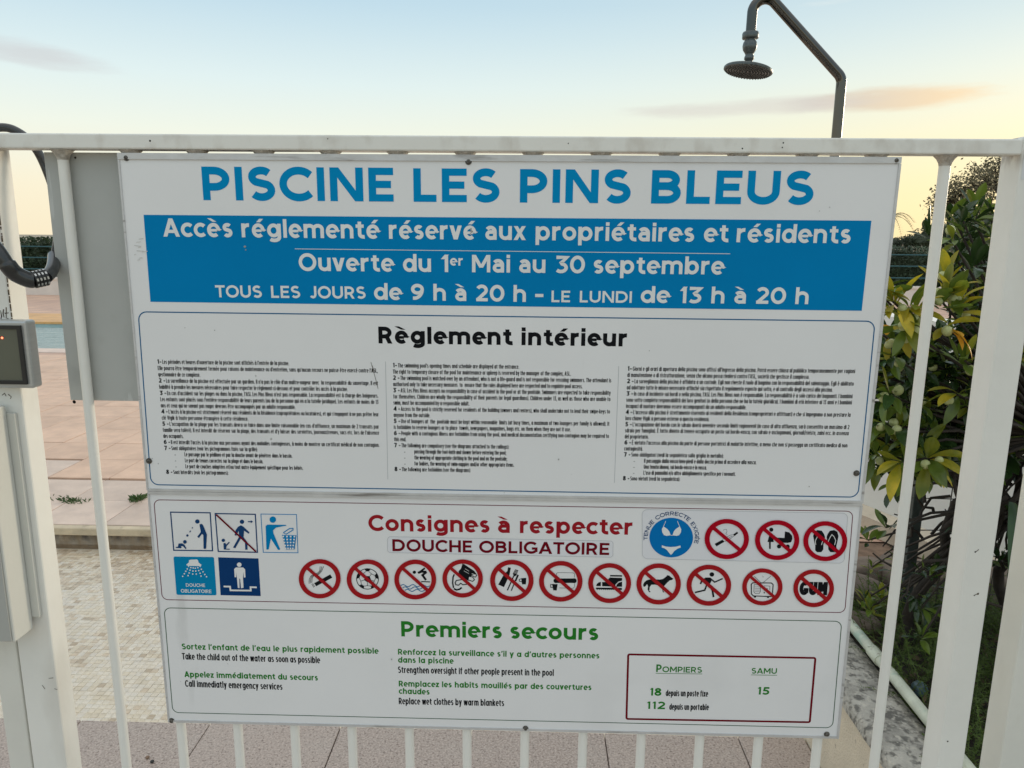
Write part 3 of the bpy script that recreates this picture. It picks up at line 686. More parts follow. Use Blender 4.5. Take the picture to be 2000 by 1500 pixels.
    if c == 'S' or c == 's':
        H = 1 if c == 'S' else x; W = .65 if c == 'S' else .50; e = .012
        r2 = (H-w+2*e)*.262; r1 = (H-w+2*e)/2-r2; c1 = H-h+e-r1; c2 = h-e+r2; a = W/2-h
        top = arc(W/2, c1, a*.94, r1, 36, 232, 18); bot = arc(W/2, c2, a, r2, 52, -146, 18)
        return W, [('S', top+bot)]
    # lowercase
    if c == 'o': return .68, [ell(.68)]
    if c in 'bdpqa' and (c != 'a' or fut):
        W = .70; sx = {'b': 0, 'p': 0, 'd': W-w, 'q': W-w, 'a': W-w}[c]; y0, y1 = {'b': (0, 1.02), 'd': (0, 1.02), 'p': (-.26, x), 'q': (-.26, x), 'a': (0, x)}[c]
        off = 0 if c in 'dqa' else .04
        return W, [Rr(sx, y0, sx+w, y1), ('S', arc(.33+off, x/2, .33-h, x/2-h+.01, 0, 360, 32))]
    if c == 'a':
        W = .57; yb = .43; return W, [S((W-h, 0), (W-h, .44), arc(W*.47, .44, W*.53-h, x-.44-h+.01, 0, 145)[1:]), S((W-h, yb), (.25, yb), arc(.25, (yb+h)/2, .25-h, (yb-h)/2, 90, 270)[1:-1], (.25, h-.01), (.36, h+.0), (W-h, .14))]
    if c == 'c': return .58, [('S', arc(.35, x/2, .35-h, x/2-h+.012, 44, 316, 26))]
    if c == 'e': return .66, [('S', arc(.33, x/2, .33-h, x/2-h+.012, -7, 0, 1)+arc(.33, x/2, .33-h, x/2-h+.012, 0, 312, 28)), Rr(w*.6, x/2-h*.78, .66-w*.8, x/2+h*.62)]
    if c == 'f': return .42, [S((.10+h, 0), (.10+h, .80), arc(.10+h+.19, .80, .19, .215-h+.02, 180, 84)[1:]), Rr(0, x-w*.9, .40, x)]
    if c == 'g': return .70, [Rr(.70-w, .0, .70, x), ('S', arc(.33, x/2+.01, .33-h, x/2-h, 0, 360, 32)), ('S', [(.70-h, .06)]+arc(.35, .02, .35-h, .27-h, 0, -140, 14))]
    if c == 'h': return .64, [Rr(0, 0, w, 1.02), S((h, x-.33), arc(.32, x-.33, .32-h, .34-h, 180, 0)[1:-1], (.64-h, x-.33), (.64-h, 0))]
    if c in 'iıj':
        P = [Rr(0, 0, w, x)] if c != 'j' else [S((h, x), (h, -.10), arc(h-.14, -.10, .14, .12, 0, -100)[1:])]
        if c != 'ı': P.append(Rr(0, .83, w, .83+w*.95))
        return w, P
    if c == 'k': return .62, [Rr(0, 0, w, 1.02), D(w*.6, .26, .60-wd, x, wd), D(.62-wd, 0, .22, .42, wd)]
    if c == 'l': return w, [Rr(0, 0, w, 1.02)]
    if c == 'm': return 1.02, [Rr(0, 0, w, x)]+[S((q+h, x-.28), arc(q+(.51+h)/2, x-.28, (.51-h)/2, .29-h, 180, 0)[1:-1], (q+.51, x-.28), (q+.51, 0)) for q in (0, .51-h)]
    if c == 'n': return .64, [Rr(0, 0, w, x), S((h, x-.33), arc(.32, x-.33, .32-h, .34-h, 180, 0)[1:-1], (.64-h, x-.33), (.64-h, 0))]
    if c == 'r': return .42, [Rr(0, 0, w, x), ('S', [(h, x-.34)]+arc(.36, x-.34, .36-h, .35-h, 170, 82))]
    if c == 't': return .43, [S((.10+h, .92), (.10+h, .24), arc(.10+h+.19, .24, .19, .25-h, 180, 285)[1:]), Rr(0, x-w*.9, .42, x)]
    if c == 'u': return .64, [Rr(.64-w, 0, .64, x), S((.64-h, .33), arc(.32, .33, .32-h, .34-h, 0, -180)[1:-1], (h, .33), (h, x))]
    if c == 'v': return .64, [D(.32-wd/2, 0, 0, x, wd), D(.32-wd/2, 0, .64-wd, x, wd)]
    if c == 'w': return .96, [D(.24-wd/2+.01, 0, 0, x, wd), D(.25-wd/2, 0, .48-wd/2, x, wd), D(.71-wd/2, 0, .48-wd/2, x, wd), D(.72-wd/2, 0, .96-wd, x, wd)]
    if c == 'x': return .62, [D(0, 0, .61-wd, x, wd), D(.62-wd, 0, .01, x, wd)]
    if c == 'y': return .66, [D(.33-wd/2, 0, 0, x, wd), D(.12, -.26, .66-wd, x, wd)]
    if c == 'z': return .54, [Rr(0, 0, .54, w*.88), Rr(0, x-w*.88, .54, x), D(0, w*.4, .54-wd*1.15, x-w*.4, wd*1.15)]
    # digits
    if c == '0': return .74, [('S', arc(.37, .5, .37-h, .51-h, 0, 360, 34))]
    if c == '1': return .36, [Rr(.36-w, 0, .36, 1), D(0, .74, .36-w, 1, w*1.2)] if not fut else [Rr(.36-w, 0, .36, 1), D(.02, .78, .36-w, 1, w)]
    if c == '2': return .62, [S(arc(.31, .68, .31-h, .335-h, 155, -38, 16), (h*1.3, h*1.2)), Rr(.02, 0, .62, w*.95)]
    if c == '3': return .62, [S((.05, 1-h), (.54, 1-h), (.28, .60), arc(.27, .31, .345-h, .32-h, 78, -140, 16))]
    if c == '4': return .70, [Rr(.42, 0, .42+w, 1), D(0, .24, .42, 1, wd), Rr(.0, .20, .70, .20+w*.92)]
    if c == '5': return .62, [S((.57, 1-h), (.10+h, 1-h), (.06+h, .56), arc(.28, .325, .34-h, .335-h, 95, -145, 16))]
    if c == '6': return .66, [('S', arc(.33, .325, .33-h, .33-h, 0, 360, 26)), S((.55, 1-h*1.3), arc(.50, .34, .50-h, .64-h, 100, 178, 8))]
    if c == '9': return .66, [('S', arc(.33, .675, .33-h, .33-h, 0, 360, 26)), S((.11, h*1.3), arc(.16, .66, .50-h, .64-h, -80, -2, 8))]
    if c == '7': return .60, [Rr(0, 1-w*.95, .60, 1), D(.12, 0, .60-wd, 1-w*.5, wd)]
    if c == '8': return .64, [('S', arc(.32, .745, .29-h, .265-h, 0, 360, 22)), ('S', arc(.32, .28, .32-h, .295-h, 0, 360, 24))]
    if c == '.': return w, [Rr(0, 0, w, w)]
    if c == ',': return w, [D(-.05, -.16, .02, w, w)]
    if c == ':': return w, [Rr(0, 0, w, w), Rr(0, .45, w, .45+w)]
    if c == ';': return w, [D(-.05, -.16, .02, w, w), Rr(0, .45, w, .45+w)]
    if c == "'": return w, [D(-.02, .68, .05, 1, w*.9)]
    if c == '-': return .34, [Rr(0, .30, .34, .30+w*.95)]
    if c == '/': return .40, [D(0, -.1, .40-w, 1.05, w)]
    if c == '(': return .26, [('S', arc(.40, .42, .40-h, .66, 128, 232, 8))]
    if c == ')': return .26, [('S', arc(-.14, .42, .40-h, .66, 52, -52, 8))]
    return .4, []

def stroke(pts, w, closed=False):
    """ribbon of constant width about a polyline -> vertices, faces (2D)"""
    n = len(pts); V = []; h = w/2
    if closed or (n > 3 and (Vector(pts[0])-Vector(pts[-1])).length < 1e-6): closed = True; pts = pts[:-1] if (Vector(pts[0])-Vector(pts[-1])).length < 1e-6 else pts; n = len(pts)
    for i in range(n):
        p = Vector(pts[i]); a = Vector(pts[(i-1) % n]) if (closed or i) else None; b = Vector(pts[(i+1) % n]) if (closed or i < n-1) else None
        d1 = (p-a).normalized() if a is not None else None; d2 = (b-p).normalized() if b is not None else None
        if d1 is None: d1 = d2
        if d2 is None: d2 = d1
        n1 = Vector((-d1.y, d1.x)); n2 = Vector((-d2.y, d2.x)); m = n1+n2
        if m.length < .15: m = n1
        m.normalize(); k = min(2.0, 1/max(.3, m.dot(n1)))
        V += [p+m*h*k, p-m*h*k]
    F = [(2*i, 2*i+1, 2*((i+1) % n)+1, 2*((i+1) % n)) for i in range(n if closed else n-1)]
    return V, F

PW, PH = 1.2, .9896
BT = CAM.z+.1234                       # board top
FRONT = 0.0                            # front plane of the board, y
LAY = .00006                           # step between printed layers
def S2(px, py):                        # pixel of the photograph -> board plane (x, z)
    p = on_plane(px, py, 1, FRONT); return Vector((p.x, p.z))
class Ink:
    """flat print on the board: shapes given in board coordinates, stacked in thin layers"""
    def __init__(s, base=.0002): s.m = MB(); s.y = base; s.n = 0
    def put(s, V, F, k=None):
        y = FRONT-s.y-LAY*(s.n if k is None else k)
        s.m.add([(v[0], y, v[1]) for v in V], F)
        if k is None: s.n += 1
    def poly(s, pts, conv=None):
        P = [conv(*p) for p in pts] if conv else pts
        t = tessellate_polygon([[Vector((p[0], p[1], 0)) for p in P]])
        s.put(P, t)
    def line(s, pts, w, conv=None, closed=False):
        P = [tuple(conv(*p)) for p in pts] if conv else pts
        V, F = stroke(P, w, closed); s.put(V, F)
    def disc(s, cx, cy, rx, ry, conv=None, n=40):
        s.poly([(cx+rx*math.cos(2*PI*i/n), cy+ry*math.sin(2*PI*i/n)) for i in range(n)], conv)
    def ring(s, cx, cy, rx, ry, k, conv=None, n=56):
        o = [(cx+rx*math.cos(2*PI*i/n), cy+ry*math.sin(2*PI*i/n)) for i in range(n)]; i_ = [(cx+rx*k*math.cos(2*PI*i/n), cy+ry*k*math.sin(2*PI*i/n)) for i in range(n)]
        P = [conv(*p) for p in o+i_] if conv else o+i_
        s.put(P, [(i, (i+1) % n, n+(i+1) % n, n+i) for i in range(n)])
    def build(s, name, mat, parent, label=None):
        o = s.m.build(name, mat, parent)
        if label: o['label'] = label
        return o
def flip(F): return F
def typeset(ink, text, p0, p1, cap, w=.19, fut=False, fit='track', kx=1.0, sb=.058, space=.30, onarc=None):
    """set text from board point p0 to p1 (baseline), cap height in metres; w = stroke in cap heights"""
    G = [(c,)+glyph(c, w, fut) for c in text]
    def sbear(c): return .035 if c in 'AVWTYvwyxzk ' else (.055 if c in 'OCGQocedq0' else .085)
    A_ = B_ = 0; pos = []
    for i, (c, W, P) in enumerate(G):
        if c == ' ': pos.append((A_, B_)); A_ += space; continue
        if i: A_ += sbear(c)*(sb/.085)
        pos.append((A_, B_)); A_ += W-w; B_ += w
        if i < len(G)-1: A_ += sbear(c)*(sb/.085)
    p0 = Vector(p0); p1 = Vector(p1); Ltot = (p1-p0).length; d = (p1-p0).normalized(); up_ = Vector((-d.y, d.x))
    want = Ltot/cap; k = (want-B_)/max(A_, 1e-3)
    if k < .05: k = .05
    f = lambda x: (x-w/2)*k+w/2
    for i, (c, W, P) in enumerate(G):
        ox = pos[i][0]*k+pos[i][1]
        for j, pr in enumerate(P):
            if pr[0] == 'S':
                V, F = stroke([(f(x), y) for x, y in pr[1]], w)
            elif pr[0] == 'R':
                _, x0, y0, x1, y1 = pr
                if x1-x0 <= w*1.15 and y1-y0 > (x1-x0)*.9: c_ = f((x0+x1)/2); x0, x1 = c_-w/2, c_+w/2
                else: x0, x1 = f(x0+w/2)-w/2, f(x1-w/2)+w/2
                V = [(x0, y0), (x1, y0), (x1, y1), (x0, y1)]; F = [(0, 1, 2, 3)]
            else:
                _, xb, yb, xt, yt, wx = pr; m0 = f(xb+wx/2); m1 = f(xt+wx/2); wx = wx*(1 if k > .8 else .92)
                V = [(m0-wx/2, yb), (m0+wx/2, yb), (m1+wx/2, yt), (m1-wx/2, yt)]; F = [(0, 1, 2, 3)]
            Q = []
            for v in V:
                a, b = ox+v[0], v[1]
                if onarc:
                    cx, cz, rad, th0, th1 = onarc; t_ = th0+(th1-th0)*(a/want); rr = rad+b*cap; Q.append((cx+rr*math.cos(t_), cz+rr*math.sin(t_)))
                else: q = p0+d*(a*cap)+up_*(b*cap); Q.append((q.x, q.y))
            ink.put(Q, F, k=j)
def line_px(ink, text, x0, y0, x1, y1, cappx, w=.19, **kw):
    a, b = S2(x0, y0), S2(x1, y1); cap = (S2(x0, y0-cappx)-a).length
    typeset(ink, text, a, b, cap, w, **kw)

def words_px(ink, words, x0, y0, x1, y1, cappx, w=.19, **kw):
    yy = lambda x: y0+(y1-y0)*(x-x0)/(x1-x0)
    for t_, a, b in words: line_px(ink, t_, a, yy(a), b, yy(b), cappx, w, **kw)
def inkmat(name, c, rough=.5):
    m = pbr(name, c, rough, var=.04, vscale=5, spec=.03); return m
m_panel = pbr('panel_white', (.80, .80, .805), .30, var=.03, vscale=2.5, spec=.5, bump=.012, bscale=8)
add_layer(m_panel, (.47, .47, .46), 3.5, .58, .80, .28, 8)
add_layer(m_panel, (.30, .29, .27), 55, .745, .77, .55, 3)
add_layer(m_panel, (.40, .40, .39), 10, .68, .74, .25, 10, (1, 1, .2))
m_trim = pbr('panel_edge', (.60, .60, .60), .42, metal=.3, var=.1, vscale=20, bump=.1)
add_layer(m_trim, (.16, .14, .12), 30, .60, .72, .7, 8, (.25, 1, 3))
m_blue = inkmat('ink_blue', (.001, .215, .50)); m_blue2 = inkmat('ink_bright_blue', (.001, .26, .56)); m_navy = inkmat('ink_navy', (.012, .055, .16))
m_sqblue = inkmat('ink_sky_blue', (.003, .23, .46)); m_dblue = inkmat('ink_deep_blue', (.006, .045, .16)); m_wave = inkmat('ink_wave_blue', (.02, .15, .33))
m_iw = inkmat('ink_white', (.80, .80, .79)); m_ib = inkmat('ink_black', (.010, .011, .013)); m_red = inkmat('ink_red', (.37, .014, .018)); m_red2 = inkmat('ink_dark_red', (.16, .004, .012))
m_red3 = inkmat('ink_sticker_red', (.40, .004, .016)); m_head = inkmat('ink_heading_red', (.33, .014, .022)); m_green = inkmat('ink_green', (.025, .20, .025)); m_outb = inkmat('ink_outline_blue', (.01, .12, .27)); m_outr = inkmat('ink_outline_maroon', (.14, .012, .035)); m_outg = inkmat('ink_outline_green', (.02, .085, .035))
m_film = pbr('sticker_film_clear', (.76, .765, .80), .22, var=.02, vscale=4); m_filme = pbr('sticker_edge', (.42, .44, .46), .4)
m_screw = pbr('old_screw', (.13, .12, .105), .45, metal=.6, var=.5, vscale=200, bump=.4, bscale=300)

def rrect(TL, TR, BR, BL, r, n=7):
    """rounded quadrilateral through four board points"""
    P = [Vector(p) for p in (TL, TR, BR, BL)]; out = []
    for i in range(4):
        p = P[i]; a = (P[i-1]-p).normalized(); b = (P[(i+1) % 4]-p).normalized(); s = p+a*r; e = p+b*r
        for k in range(n+1):
            t = k/n; th = t*PI/2; q = s+b*(r*(1-math.cos(th)))-a*(r*math.sin(th)); out.append((q.x, q.y))
    return out
def screw(parent, px, py, r=.0033):
    c = S2(px, py); b_ = MB(); b_.lathe([(r, -.0005), (r, .0012), (r*.8, .0026), (r*.35, .0032), (r*.32, .0022), (0, .0022)], (c.x, FRONT-.001, c.y), Vector((0, -1, 0)), 16, False)
    b_.lathe([(r*1.55, 0), (r*1.5, .0006), (r*1.0, .0007)], (c.x, FRONT-.0006, c.y), Vector((0, -1, 0)), 18, False)
    o = b_.build('screw', m_screw, parent); return o
TLu, TRu, BRu, BLu = S2(231, 300), S2(1759, 308), S2(1683.5, 981), S2(288.5, 957)
TLl, TRl, BRl, BLl = S2(289.5, 959.5), S2(1683, 983), S2(1636, 1442), S2(330, 1410)
def slab(name, q, th, mat, parent):
    b_ = MB(); bm = bmesh.new(); vs_ = [bm.verts.new((p[0], FRONT, p[1])) for p in q]; f = bm.faces.new(vs_)
    e = bmesh.ops.extrude_face_region(bm, geom=[f]); 
    for v in [g_ for g_ in e['geom'] if isinstance(g_, bmesh.types.BMVert)]: v.co.y += th
    bmesh.ops.recalc_face_normals(bm, faces=bm.faces[:]); bmesh.ops.bevel(bm, geom=bm.edges[:], offset=.0004, segments=1, affect='EDGES')
    me = bpy.data.meshes.new(name); bm.to_mesh(me); bm.free(); me.materials.append(mat); return link(bpy.data.objects.new(name, me), parent)
ub = thing('rules_board', 'large white board headed PISCINE LES PINS BLEUS with blue band and rules text', 'notice board', (0, 0, 0))
lb = thing('rules_board', 'lower white board with red prohibition circles and green first aid heading', 'notice board', (0, 0, 0))
slab('panel', [TLu, TRu, BRu, BLu], .0030, m_panel, ub)
slab('panel', [TLl, TRl, BRl, BLl], .0030, m_panel, lb)
def lerp(a, b, t): return a+(b-a)*t
# aluminium edge strips: along the top, between the two boards, thin at sides and bottom
def strip(a0, a1, b1, b0, y0, y1, name, parent):
    b_ = MB(); Q = [a0, a1, b1, b0]; b_.add([(p[0], y0, p[1]) for p in Q]+[(p[0], y1, p[1]) for p in Q], [(0, 1, 2, 3), (7, 6, 5, 4), (0, 4, 5, 1), (1, 5, 6, 2), (2, 6, 7, 3), (3, 7, 4, 0)]); return b_.build(name, m_trim, parent)
dn = Vector((0, -1)); rtv = Vector((1, 0))
strip(TLu+Vector((-.001, .001)), TRu+Vector((.001, .001)), TRu+dn*.0085+rtv*.001, TLu+dn*.0085-rtv*.001, -.0022, -.0002, 'edge_strip', ub)
strip(TLu+dn*.009-rtv*.0012, TLu+dn*.009+rtv*.0016, BLu+rtv*.0016, BLu-rtv*.0012, -.0016, .0034, 'edge_strip', ub)
strip(TRu+dn*.009-rtv*.0022, TRu+dn*.009+rtv*.0016, BRu+rtv*.0016, BRu-rtv*.0022, -.0016, .0034, 'edge_strip', ub)
strip(BLu+Vector((0, .0030)), BRu+Vector((0, .0030)), BRu+Vector((0, -.0008)), BLu+Vector((0, -.0008)), -.0026, -.0002, 'edge_strip', ub)
strip(TLl+Vector((0, .0008)), TRl+Vector((0, .0008)), TRl+Vector((0, -.0042)), TLl+Vector((0, -.0042)), -.0026, -.0002, 'edge_strip', lb)
strip(TLl+dn*.0035-rtv*.0012, TLl+dn*.0035+rtv*.0016, BLl+rtv*.0016, BLl-rtv*.0012, -.0016, .0034, 'edge_strip', lb)
strip(TRl+dn*.0035-rtv*.0022, TRl+dn*.0035+rtv*.0016, BRl+rtv*.0016, BRl-rtv*.0022, -.0016, .0034, 'edge_strip', lb)
strip(BLl+Vector((.002, .0045)), BRl+Vector((-.002, .0045)), BRl+Vector((-.002, .0002)), BLl+Vector((.002, .0002)), -.0016, -.0002, 'edge_strip', lb)
for p in ((247, 308), (915, 315.5), (1750, 313.5), (291.5, 900), (1672.5, 924)): screw(ub, *p)
for p in ((335.5, 1407), (1026.5, 1422), (1614.5, 1433.5)): screw(lb, *p)

for wd_ in (('PISCINE', 397.5, 769), ('LES', 808, 975.5), ('PINS', 1015.2, 1231), ('BLEUS', 1271.2, 1587)):
    I = Ink(); words_px(I, [wd_], 397.5, 391, 1587, 400, 65.5, .232); I.build('title_word', m_blue2, ub)
I = Ink(); I.poly([(280.5, 419.5), (1702, 431), (1683, 607), (294, 589.5)], S2); band = I.build('blue_band', m_blue, ub)
WB = .0005
I = Ink(WB); words_px(I, [('Accès', 319.5, 454.8), ('réglementé', 472.7, 741.5), ('réservé', 760, 930), ('aux', 948, 1027), ('propriétaires', 1046, 1355), ('et', 1374, 1421), ('résidents', 1438, 1660)], 319.5, 462, 1660, 475.2, 35.5, .20); I.build('lettering', m_iw, band)
I = Ink(WB); I.line([(576, 486), (1426, 495.6)], .0009, S2); I.build('white_rule', m_iw, band)
I = Ink(WB); words_px(I, [('Ouverte', 584.3, 770), ('du', 787.5, 842), ('1', 861, 875.5)], 584.6, 528.8, 877, 531.4, 34, .20); line_px(I, 'er', 879, 518.5, 904, 518.8, 19, .20); words_px(I, [('Mai', 922, 996), ('au', 1014, 1065), ('30', 1085, 1142), ('septembre', 1159, 1414)], 921, 531.7, 1414, 536.2, 34, .20); I.build('lettering', m_iw, band)
I = Ink(WB)
line_px(I, 'TOUS LES JOURS', 421.6, 580.6, 714.5, 583.4, 23.5, .195, space=.50)
line_px(I, 'de 9 h à 20 h', 731, 585.2, 1027, 589.6, 32, .205, space=.34); line_px(I, '-', 1045, 589.6, 1061, 589.8, 32, .20, fit='scale')
line_px(I, 'LE LUNDI', 1077, 590, 1233.5, 591.5, 22.5, .195, space=.50); line_px(I, 'de 13 h à 20 h', 1251, 591.3, 1578, 594, 32, .205, space=.34)
I.build('lettering', m_iw, band)
I = Ink(); I.line(rrect(S2(270, 609), S2(1709, 627.5), S2(1675.5, 971), S2(295, 946.5), .0135), .0018, None, True); I.build('blue_outline', m_outb, ub)
I = Ink(); words_px(I, [('Règlement', 739.5, 998.7), ('intérieur', 1018.5, 1223.6)], 740, 670.6, 1223.6, 676.6, 32.8, .24, space=.40); I.build('heading_lettering', m_ib, ub)
for a, b in (((753, 706), (757.5, 936)), ((1208.5, 715), (1200, 943))):
    I = Ink(); I.line([a, b], .0007, S2); I.build('column_rule', m_filme, ub)

COL1 = [("1-", "Les périodes et heures d'ouverture de la piscine sont affichés à l'entrée de la piscine.", .60),
 ("", "Elle pourra être temporairement fermée pour raisons de maintenance ou d'entretien, sans qu'aucun recours ne puisse être exercé contre l'ASL,", 1),
 ("", "gestionnaire de ce complexe.", .192), ("2 -", "La surveillance de la piscine est effectuée par un gardien. Il n'a pas le rôle d'un maître-nageur avec  la responsabilité du sauvetage. Il est", 1),
 ("", "habilité à prendre les mesures nécessaires pour faire respecter le réglement ci-dessous et pour contrôler les accès à la piscine.", .862),
 ("3 -", "En cas d'accident sur les plages ou dans la piscine, l'ASL Les Pins Bleus n'est pas responsable. La responsabilité est à charge des baigneurs.", 1),
 ("", "Les enfants sont placés sous l'entière responsabilité de leurs parents (ou de la personne qui en a la tutelle juridique). Les enfants de moins de 13", 1),
 ("", "ans et ceux qui ne savant pas nager devrons être accompagnés par un adulte responsable.", .62),
 ("4 -", "L'accès à la piscine est strictement réservé aux résidents de la Résidence (copropriétaires ou locataires), et qui s'engagent à ne pas prêter leur", 1),
 ("", "clé Vigik à toute personne étrangère à cette résidence.", .40),
 ("5 -", "L'occupation de la plage par les transats devra se faire dans une limite raisonnable (en cas d'affluence, un maximum de 2 transats par", 1),
 ("", "famille sera toléré). Il est interdit de réserver sur la plage, des transats et d'y laisser des serviettes, journaux/revues, sacs etc. lors de l'absence", 1),
 ("", "des occupants.", .094), ("6 -", "Il est interdit l'accès à la piscine aux personnes ayant des maladies contagieuses, à moins de montrer un certificat médical de non contagion.", 1),
 ("7 -", "Sont obligatoires (voir les pictogrammes fixés sur la grille):", .435),
 ("-", "Le passage par le pédiluve et par la douche avant de pénétrer dans le bassin.", .595), ("-", "Le port de tenues correctes sur la plage et dans le bassin.", .458), ("-", "Le port de couches adaptées et/ou tout autre équipement spécifique pour les bébés.", .643),
 ("8 -", "Sont Interdits (voir les pictogrammes):", .292)]
COL2 = [("1-", "The swimming pool's opening times and schedule are displayed at the entrance.", .579), ("", "The right to temporary closure of the pool for maintenance or upkeep is reserved by the manager of the complex, ASL.", .815),
 ("2 -", "The swimming pool is watched-over by an attendant, who is not a life-guard and is not responsible for rescuing swimmers. The attendant is", 1),
 ("", "authorised only to take necessary measures  to  ensure that the rules displayed here are respected and to regulate pool access.", .87),
 ("3 -", "ASL Les Pins Bleus accepts no responsibility in case of accident in the pool or at the poolside. Swimmers are expected to take responsibility", 1),
 ("", "for themselves. Children are wholly the responsibility of their parents (or legal guardians). Children under 13, as well as those who are unable to", 1),
 ("", "swim, must be accompanied by a responsible adult.", .352), ("4 -", "Access to the pool is strictly reserved for residents of the building (owners and renters), who shall undertake not to lend their swipe-keys to", 1),
 ("", "anyone from the outside.", .17), ("5 -", "Use of loungers at  the  poolside must be kept within reasonable  limits (at busy times, a maximum of two loungers per family is allowed). It", 1),
 ("", "is forbidden to reserve loungers or to place  towels, newspapers, magazines, bags etc. on them when they are not it use.", .822),
 ("6 -", "People with a contagious illness are forbidden from using the pool, and medical documentation certifying non-contagion may be required to", 1), ("", "this end.", .057),
 ("7 -", "The following are compulsory (see the diagrams attached to the railings):", .538), ("-", "passing through the foot-bath and shower before entering the pool;", .525), ("-", "the wearing of appropriate clothing in the pool and on the poolside;", .53), ("-", "for babies, the wearing of swim-nappies and/or other appropriate items.", .563),
 ("8 -", "The following are forbidden (see the diagrams)", .357)]
COL3 = [("1-", "Giorni e gli orari di apertura della piscina sono affissi all'ingresso della piscina. Potrà essere chiusa al pubblico temporaneamente per ragioni", 1),
 ("", "di manutenzione o di ristrutturazione, senza che alcuno possa rivalersi contro l'ASL, società che gestisce il complesso.", .803),
 ("2 -", "La sorveglianza della piscina è affidata a un custode. Egli non riveste il ruolo di bagnino con la responsabilità del salvataggio. Egli è abilitato", 1),
 ("", "ad adottare tutte le misure necessarie affinché sia rispettato il regolamento esposto qui sotto, e al controllo degli accessi alla piscina.", .91),
 ("3 -", "In caso di incidente sui bordi o nella piscina, l'ASL Les Pins Bleus non è responsabile. La responsabilità è a solo carico dei bagnanti. I bambini", 1),
 ("", "sono sotto completa responsabilità dei loro genitori (o della persona che ne ha la tutela giuridica). I bambini di età inferiore ai 13 anni e i bambini", 1),
 ("", "incapaci di nuotare dovranno essere accompagnati da un adulto responsabile.", .536), ("4 -", "L'accesso alla piscina è strettamente riservato ai residenti della Residenza (comproprietari e affittuari) e che si impegnano a non prestare la", 1),
 ("", "loro chiave Vigik a persone esterne a questa residenza.", .375), ("5 -", "L'occupazione del bordo con le sdraio dovrà avvenire secondo limiti ragionevoli (in caso di alta affluenza, sarà consentito un massimo di 2", 1),
 ("", "sdraio per famiglia). È fatto divieto di tenere occupato un posto sui bordo-vasca, con sdraio e asciugamani, giornali/riviste, zaini ecc. in assenza", 1), ("", "del proprietario.", .108),
 ("6 -", "È vietato l'accesso alla piscina da parte di persone portatrici di malattie infettive, a meno che non si possegga un certificato medico di non", 1), ("", "contagiosità.", .084),
 ("7 -", "Sono obbligatori (vedi la segnaletica sulla griglia in metallo):", .45), ("-", "Il passaggio dalla vasca lava-piedi e dalla doccia prima di accedere alla vasca.", .60), ("-", "Una tenuta idonea, sui bordo-vasca e in vasca.", .378), ("-", "L'uso di pannolini e/o altro abbigliamento specifico per i neonati.", .51),
 ("8 -", "Sono vietati (vedi la segnaletica):", .26)]
def column(lines, first, last, right, name):
    I = Ink(); a = S2(*first); b = S2(*last); r = S2(*right)
    # the column is upright on the board: left edge runs from the first to the last baseline
    n = len(lines)-1; slope = (S2(1480, 409)-S2(500, 400)).normalized()
    Wd = r.x-a.x; cap = .0069
    for i, (num, txt, fr) in enumerate(lines):
        p = a.lerp(b, i/n); tilt = slope.y/slope.x*.0
        tl_ = (r.y-a.y)/Wd if name == 1 else 0
        sl = COLTILT
        q0 = p; x0 = 0
        if num:
            if num == '-':
                typeset(I, '-', p+Vector((.0165, 0)), p+Vector((.0185, .0185*0)), cap*.8, .16, fit='scale'); x0 = .0335
            else:
                nw = .0055+.0058*(len(num)-1)*.5; nw = .0068 if num == '1-' else .0105
                typeset(I, num, p, p+Vector((nw, nw*sl)), cap*1.08, .23, fit='scale'); x0 = nw+.0016
        end = fr*Wd
        typeset(I, txt, p+Vector((x0, x0*sl)), p+Vector((end, end*sl)), cap, .14, fut=True, fit='scale', kx=.5, space=.50)
    return I.build('rules_text', m_ib, ub)
def tilt(p, q): a, b = S2(*p), S2(*q); return (b.y-a.y)/(b.x-a.x)
COLTILT = tilt((307.5, 723), (737.5, 727+0.0))
COLTILT = tilt((307.5, 723), (737, 728))
column(COL1, (307.5, 710.5), (325, 925.5), (738, 735), 1)
COLTILT = tilt((767, 748), (1193.6, 754.3)) if False else tilt((767.6, 742), (1193.6, 747))
column(COL2, (767.2, 717.5), (770.7, 920), (1193.8, 746), 2)
COLTILT = tilt((1223, 748), (1667, 753))
column(COL3, (1225.5, 724), (1216.5, 938), (1669.6, 729), 3)
# scratch across the end of the first lines
I = Ink(.0006); I.line([(724.5, 707), (729, 723), (734, 741), (738.5, 759)], .0007, S2); I.line([(726, 712), (733, 726)], .0004, S2); I.build('scratch', m_rust, ub)['kind'] = 'stuff'
# small smudges and scraped marks
m_smudge = pbr('smudge', (.36, .36, .35), .6, var=.4, vscale=200)
I = Ink(.0006)
for (x, y, s) in ((478, 482, 3), (480, 488, 2), (920, 447, 2.5), (921, 452, 3), (919, 457, 2), (530, 857, 2), (500, 734, 1.6), (1268, 685, 1.2), (1091, 897, 2.2), (1580, 950, 1.5), (1620, 405, 1.3), (1600, 412, 1), (765, 1287, 1.7), (362, 640, 1.2), (420, 645, 1.2), (310, 905, 1.2), (298, 895, 1)):
    n_ = 7; I.poly([(x+s*random.uniform(.5, 1.1)*math.cos(2*PI*k/n_), y+s*random.uniform(.5, 1.2)*math.sin(2*PI*k/n_)) for k in range(n_)], S2)
I.build('smudge', m_smudge, ub)['kind'] = 'stuff'

# dried glue residue left of the blue band
m_res = pbr('glue_residue', (.60, .60, .58), .6, var=.2, vscale=150)
I = Ink(.0006)
for k in range(9):
    x = 262+random.uniform(0, 18); y = 468+k*5+random.uniform(-2, 2); I.line([(x, y), (x+random.uniform(4, 14), y+random.uniform(-2, 2))], .0011, S2)
I.build('glue_residue', m_res, ub)['kind'] = 'stuff'
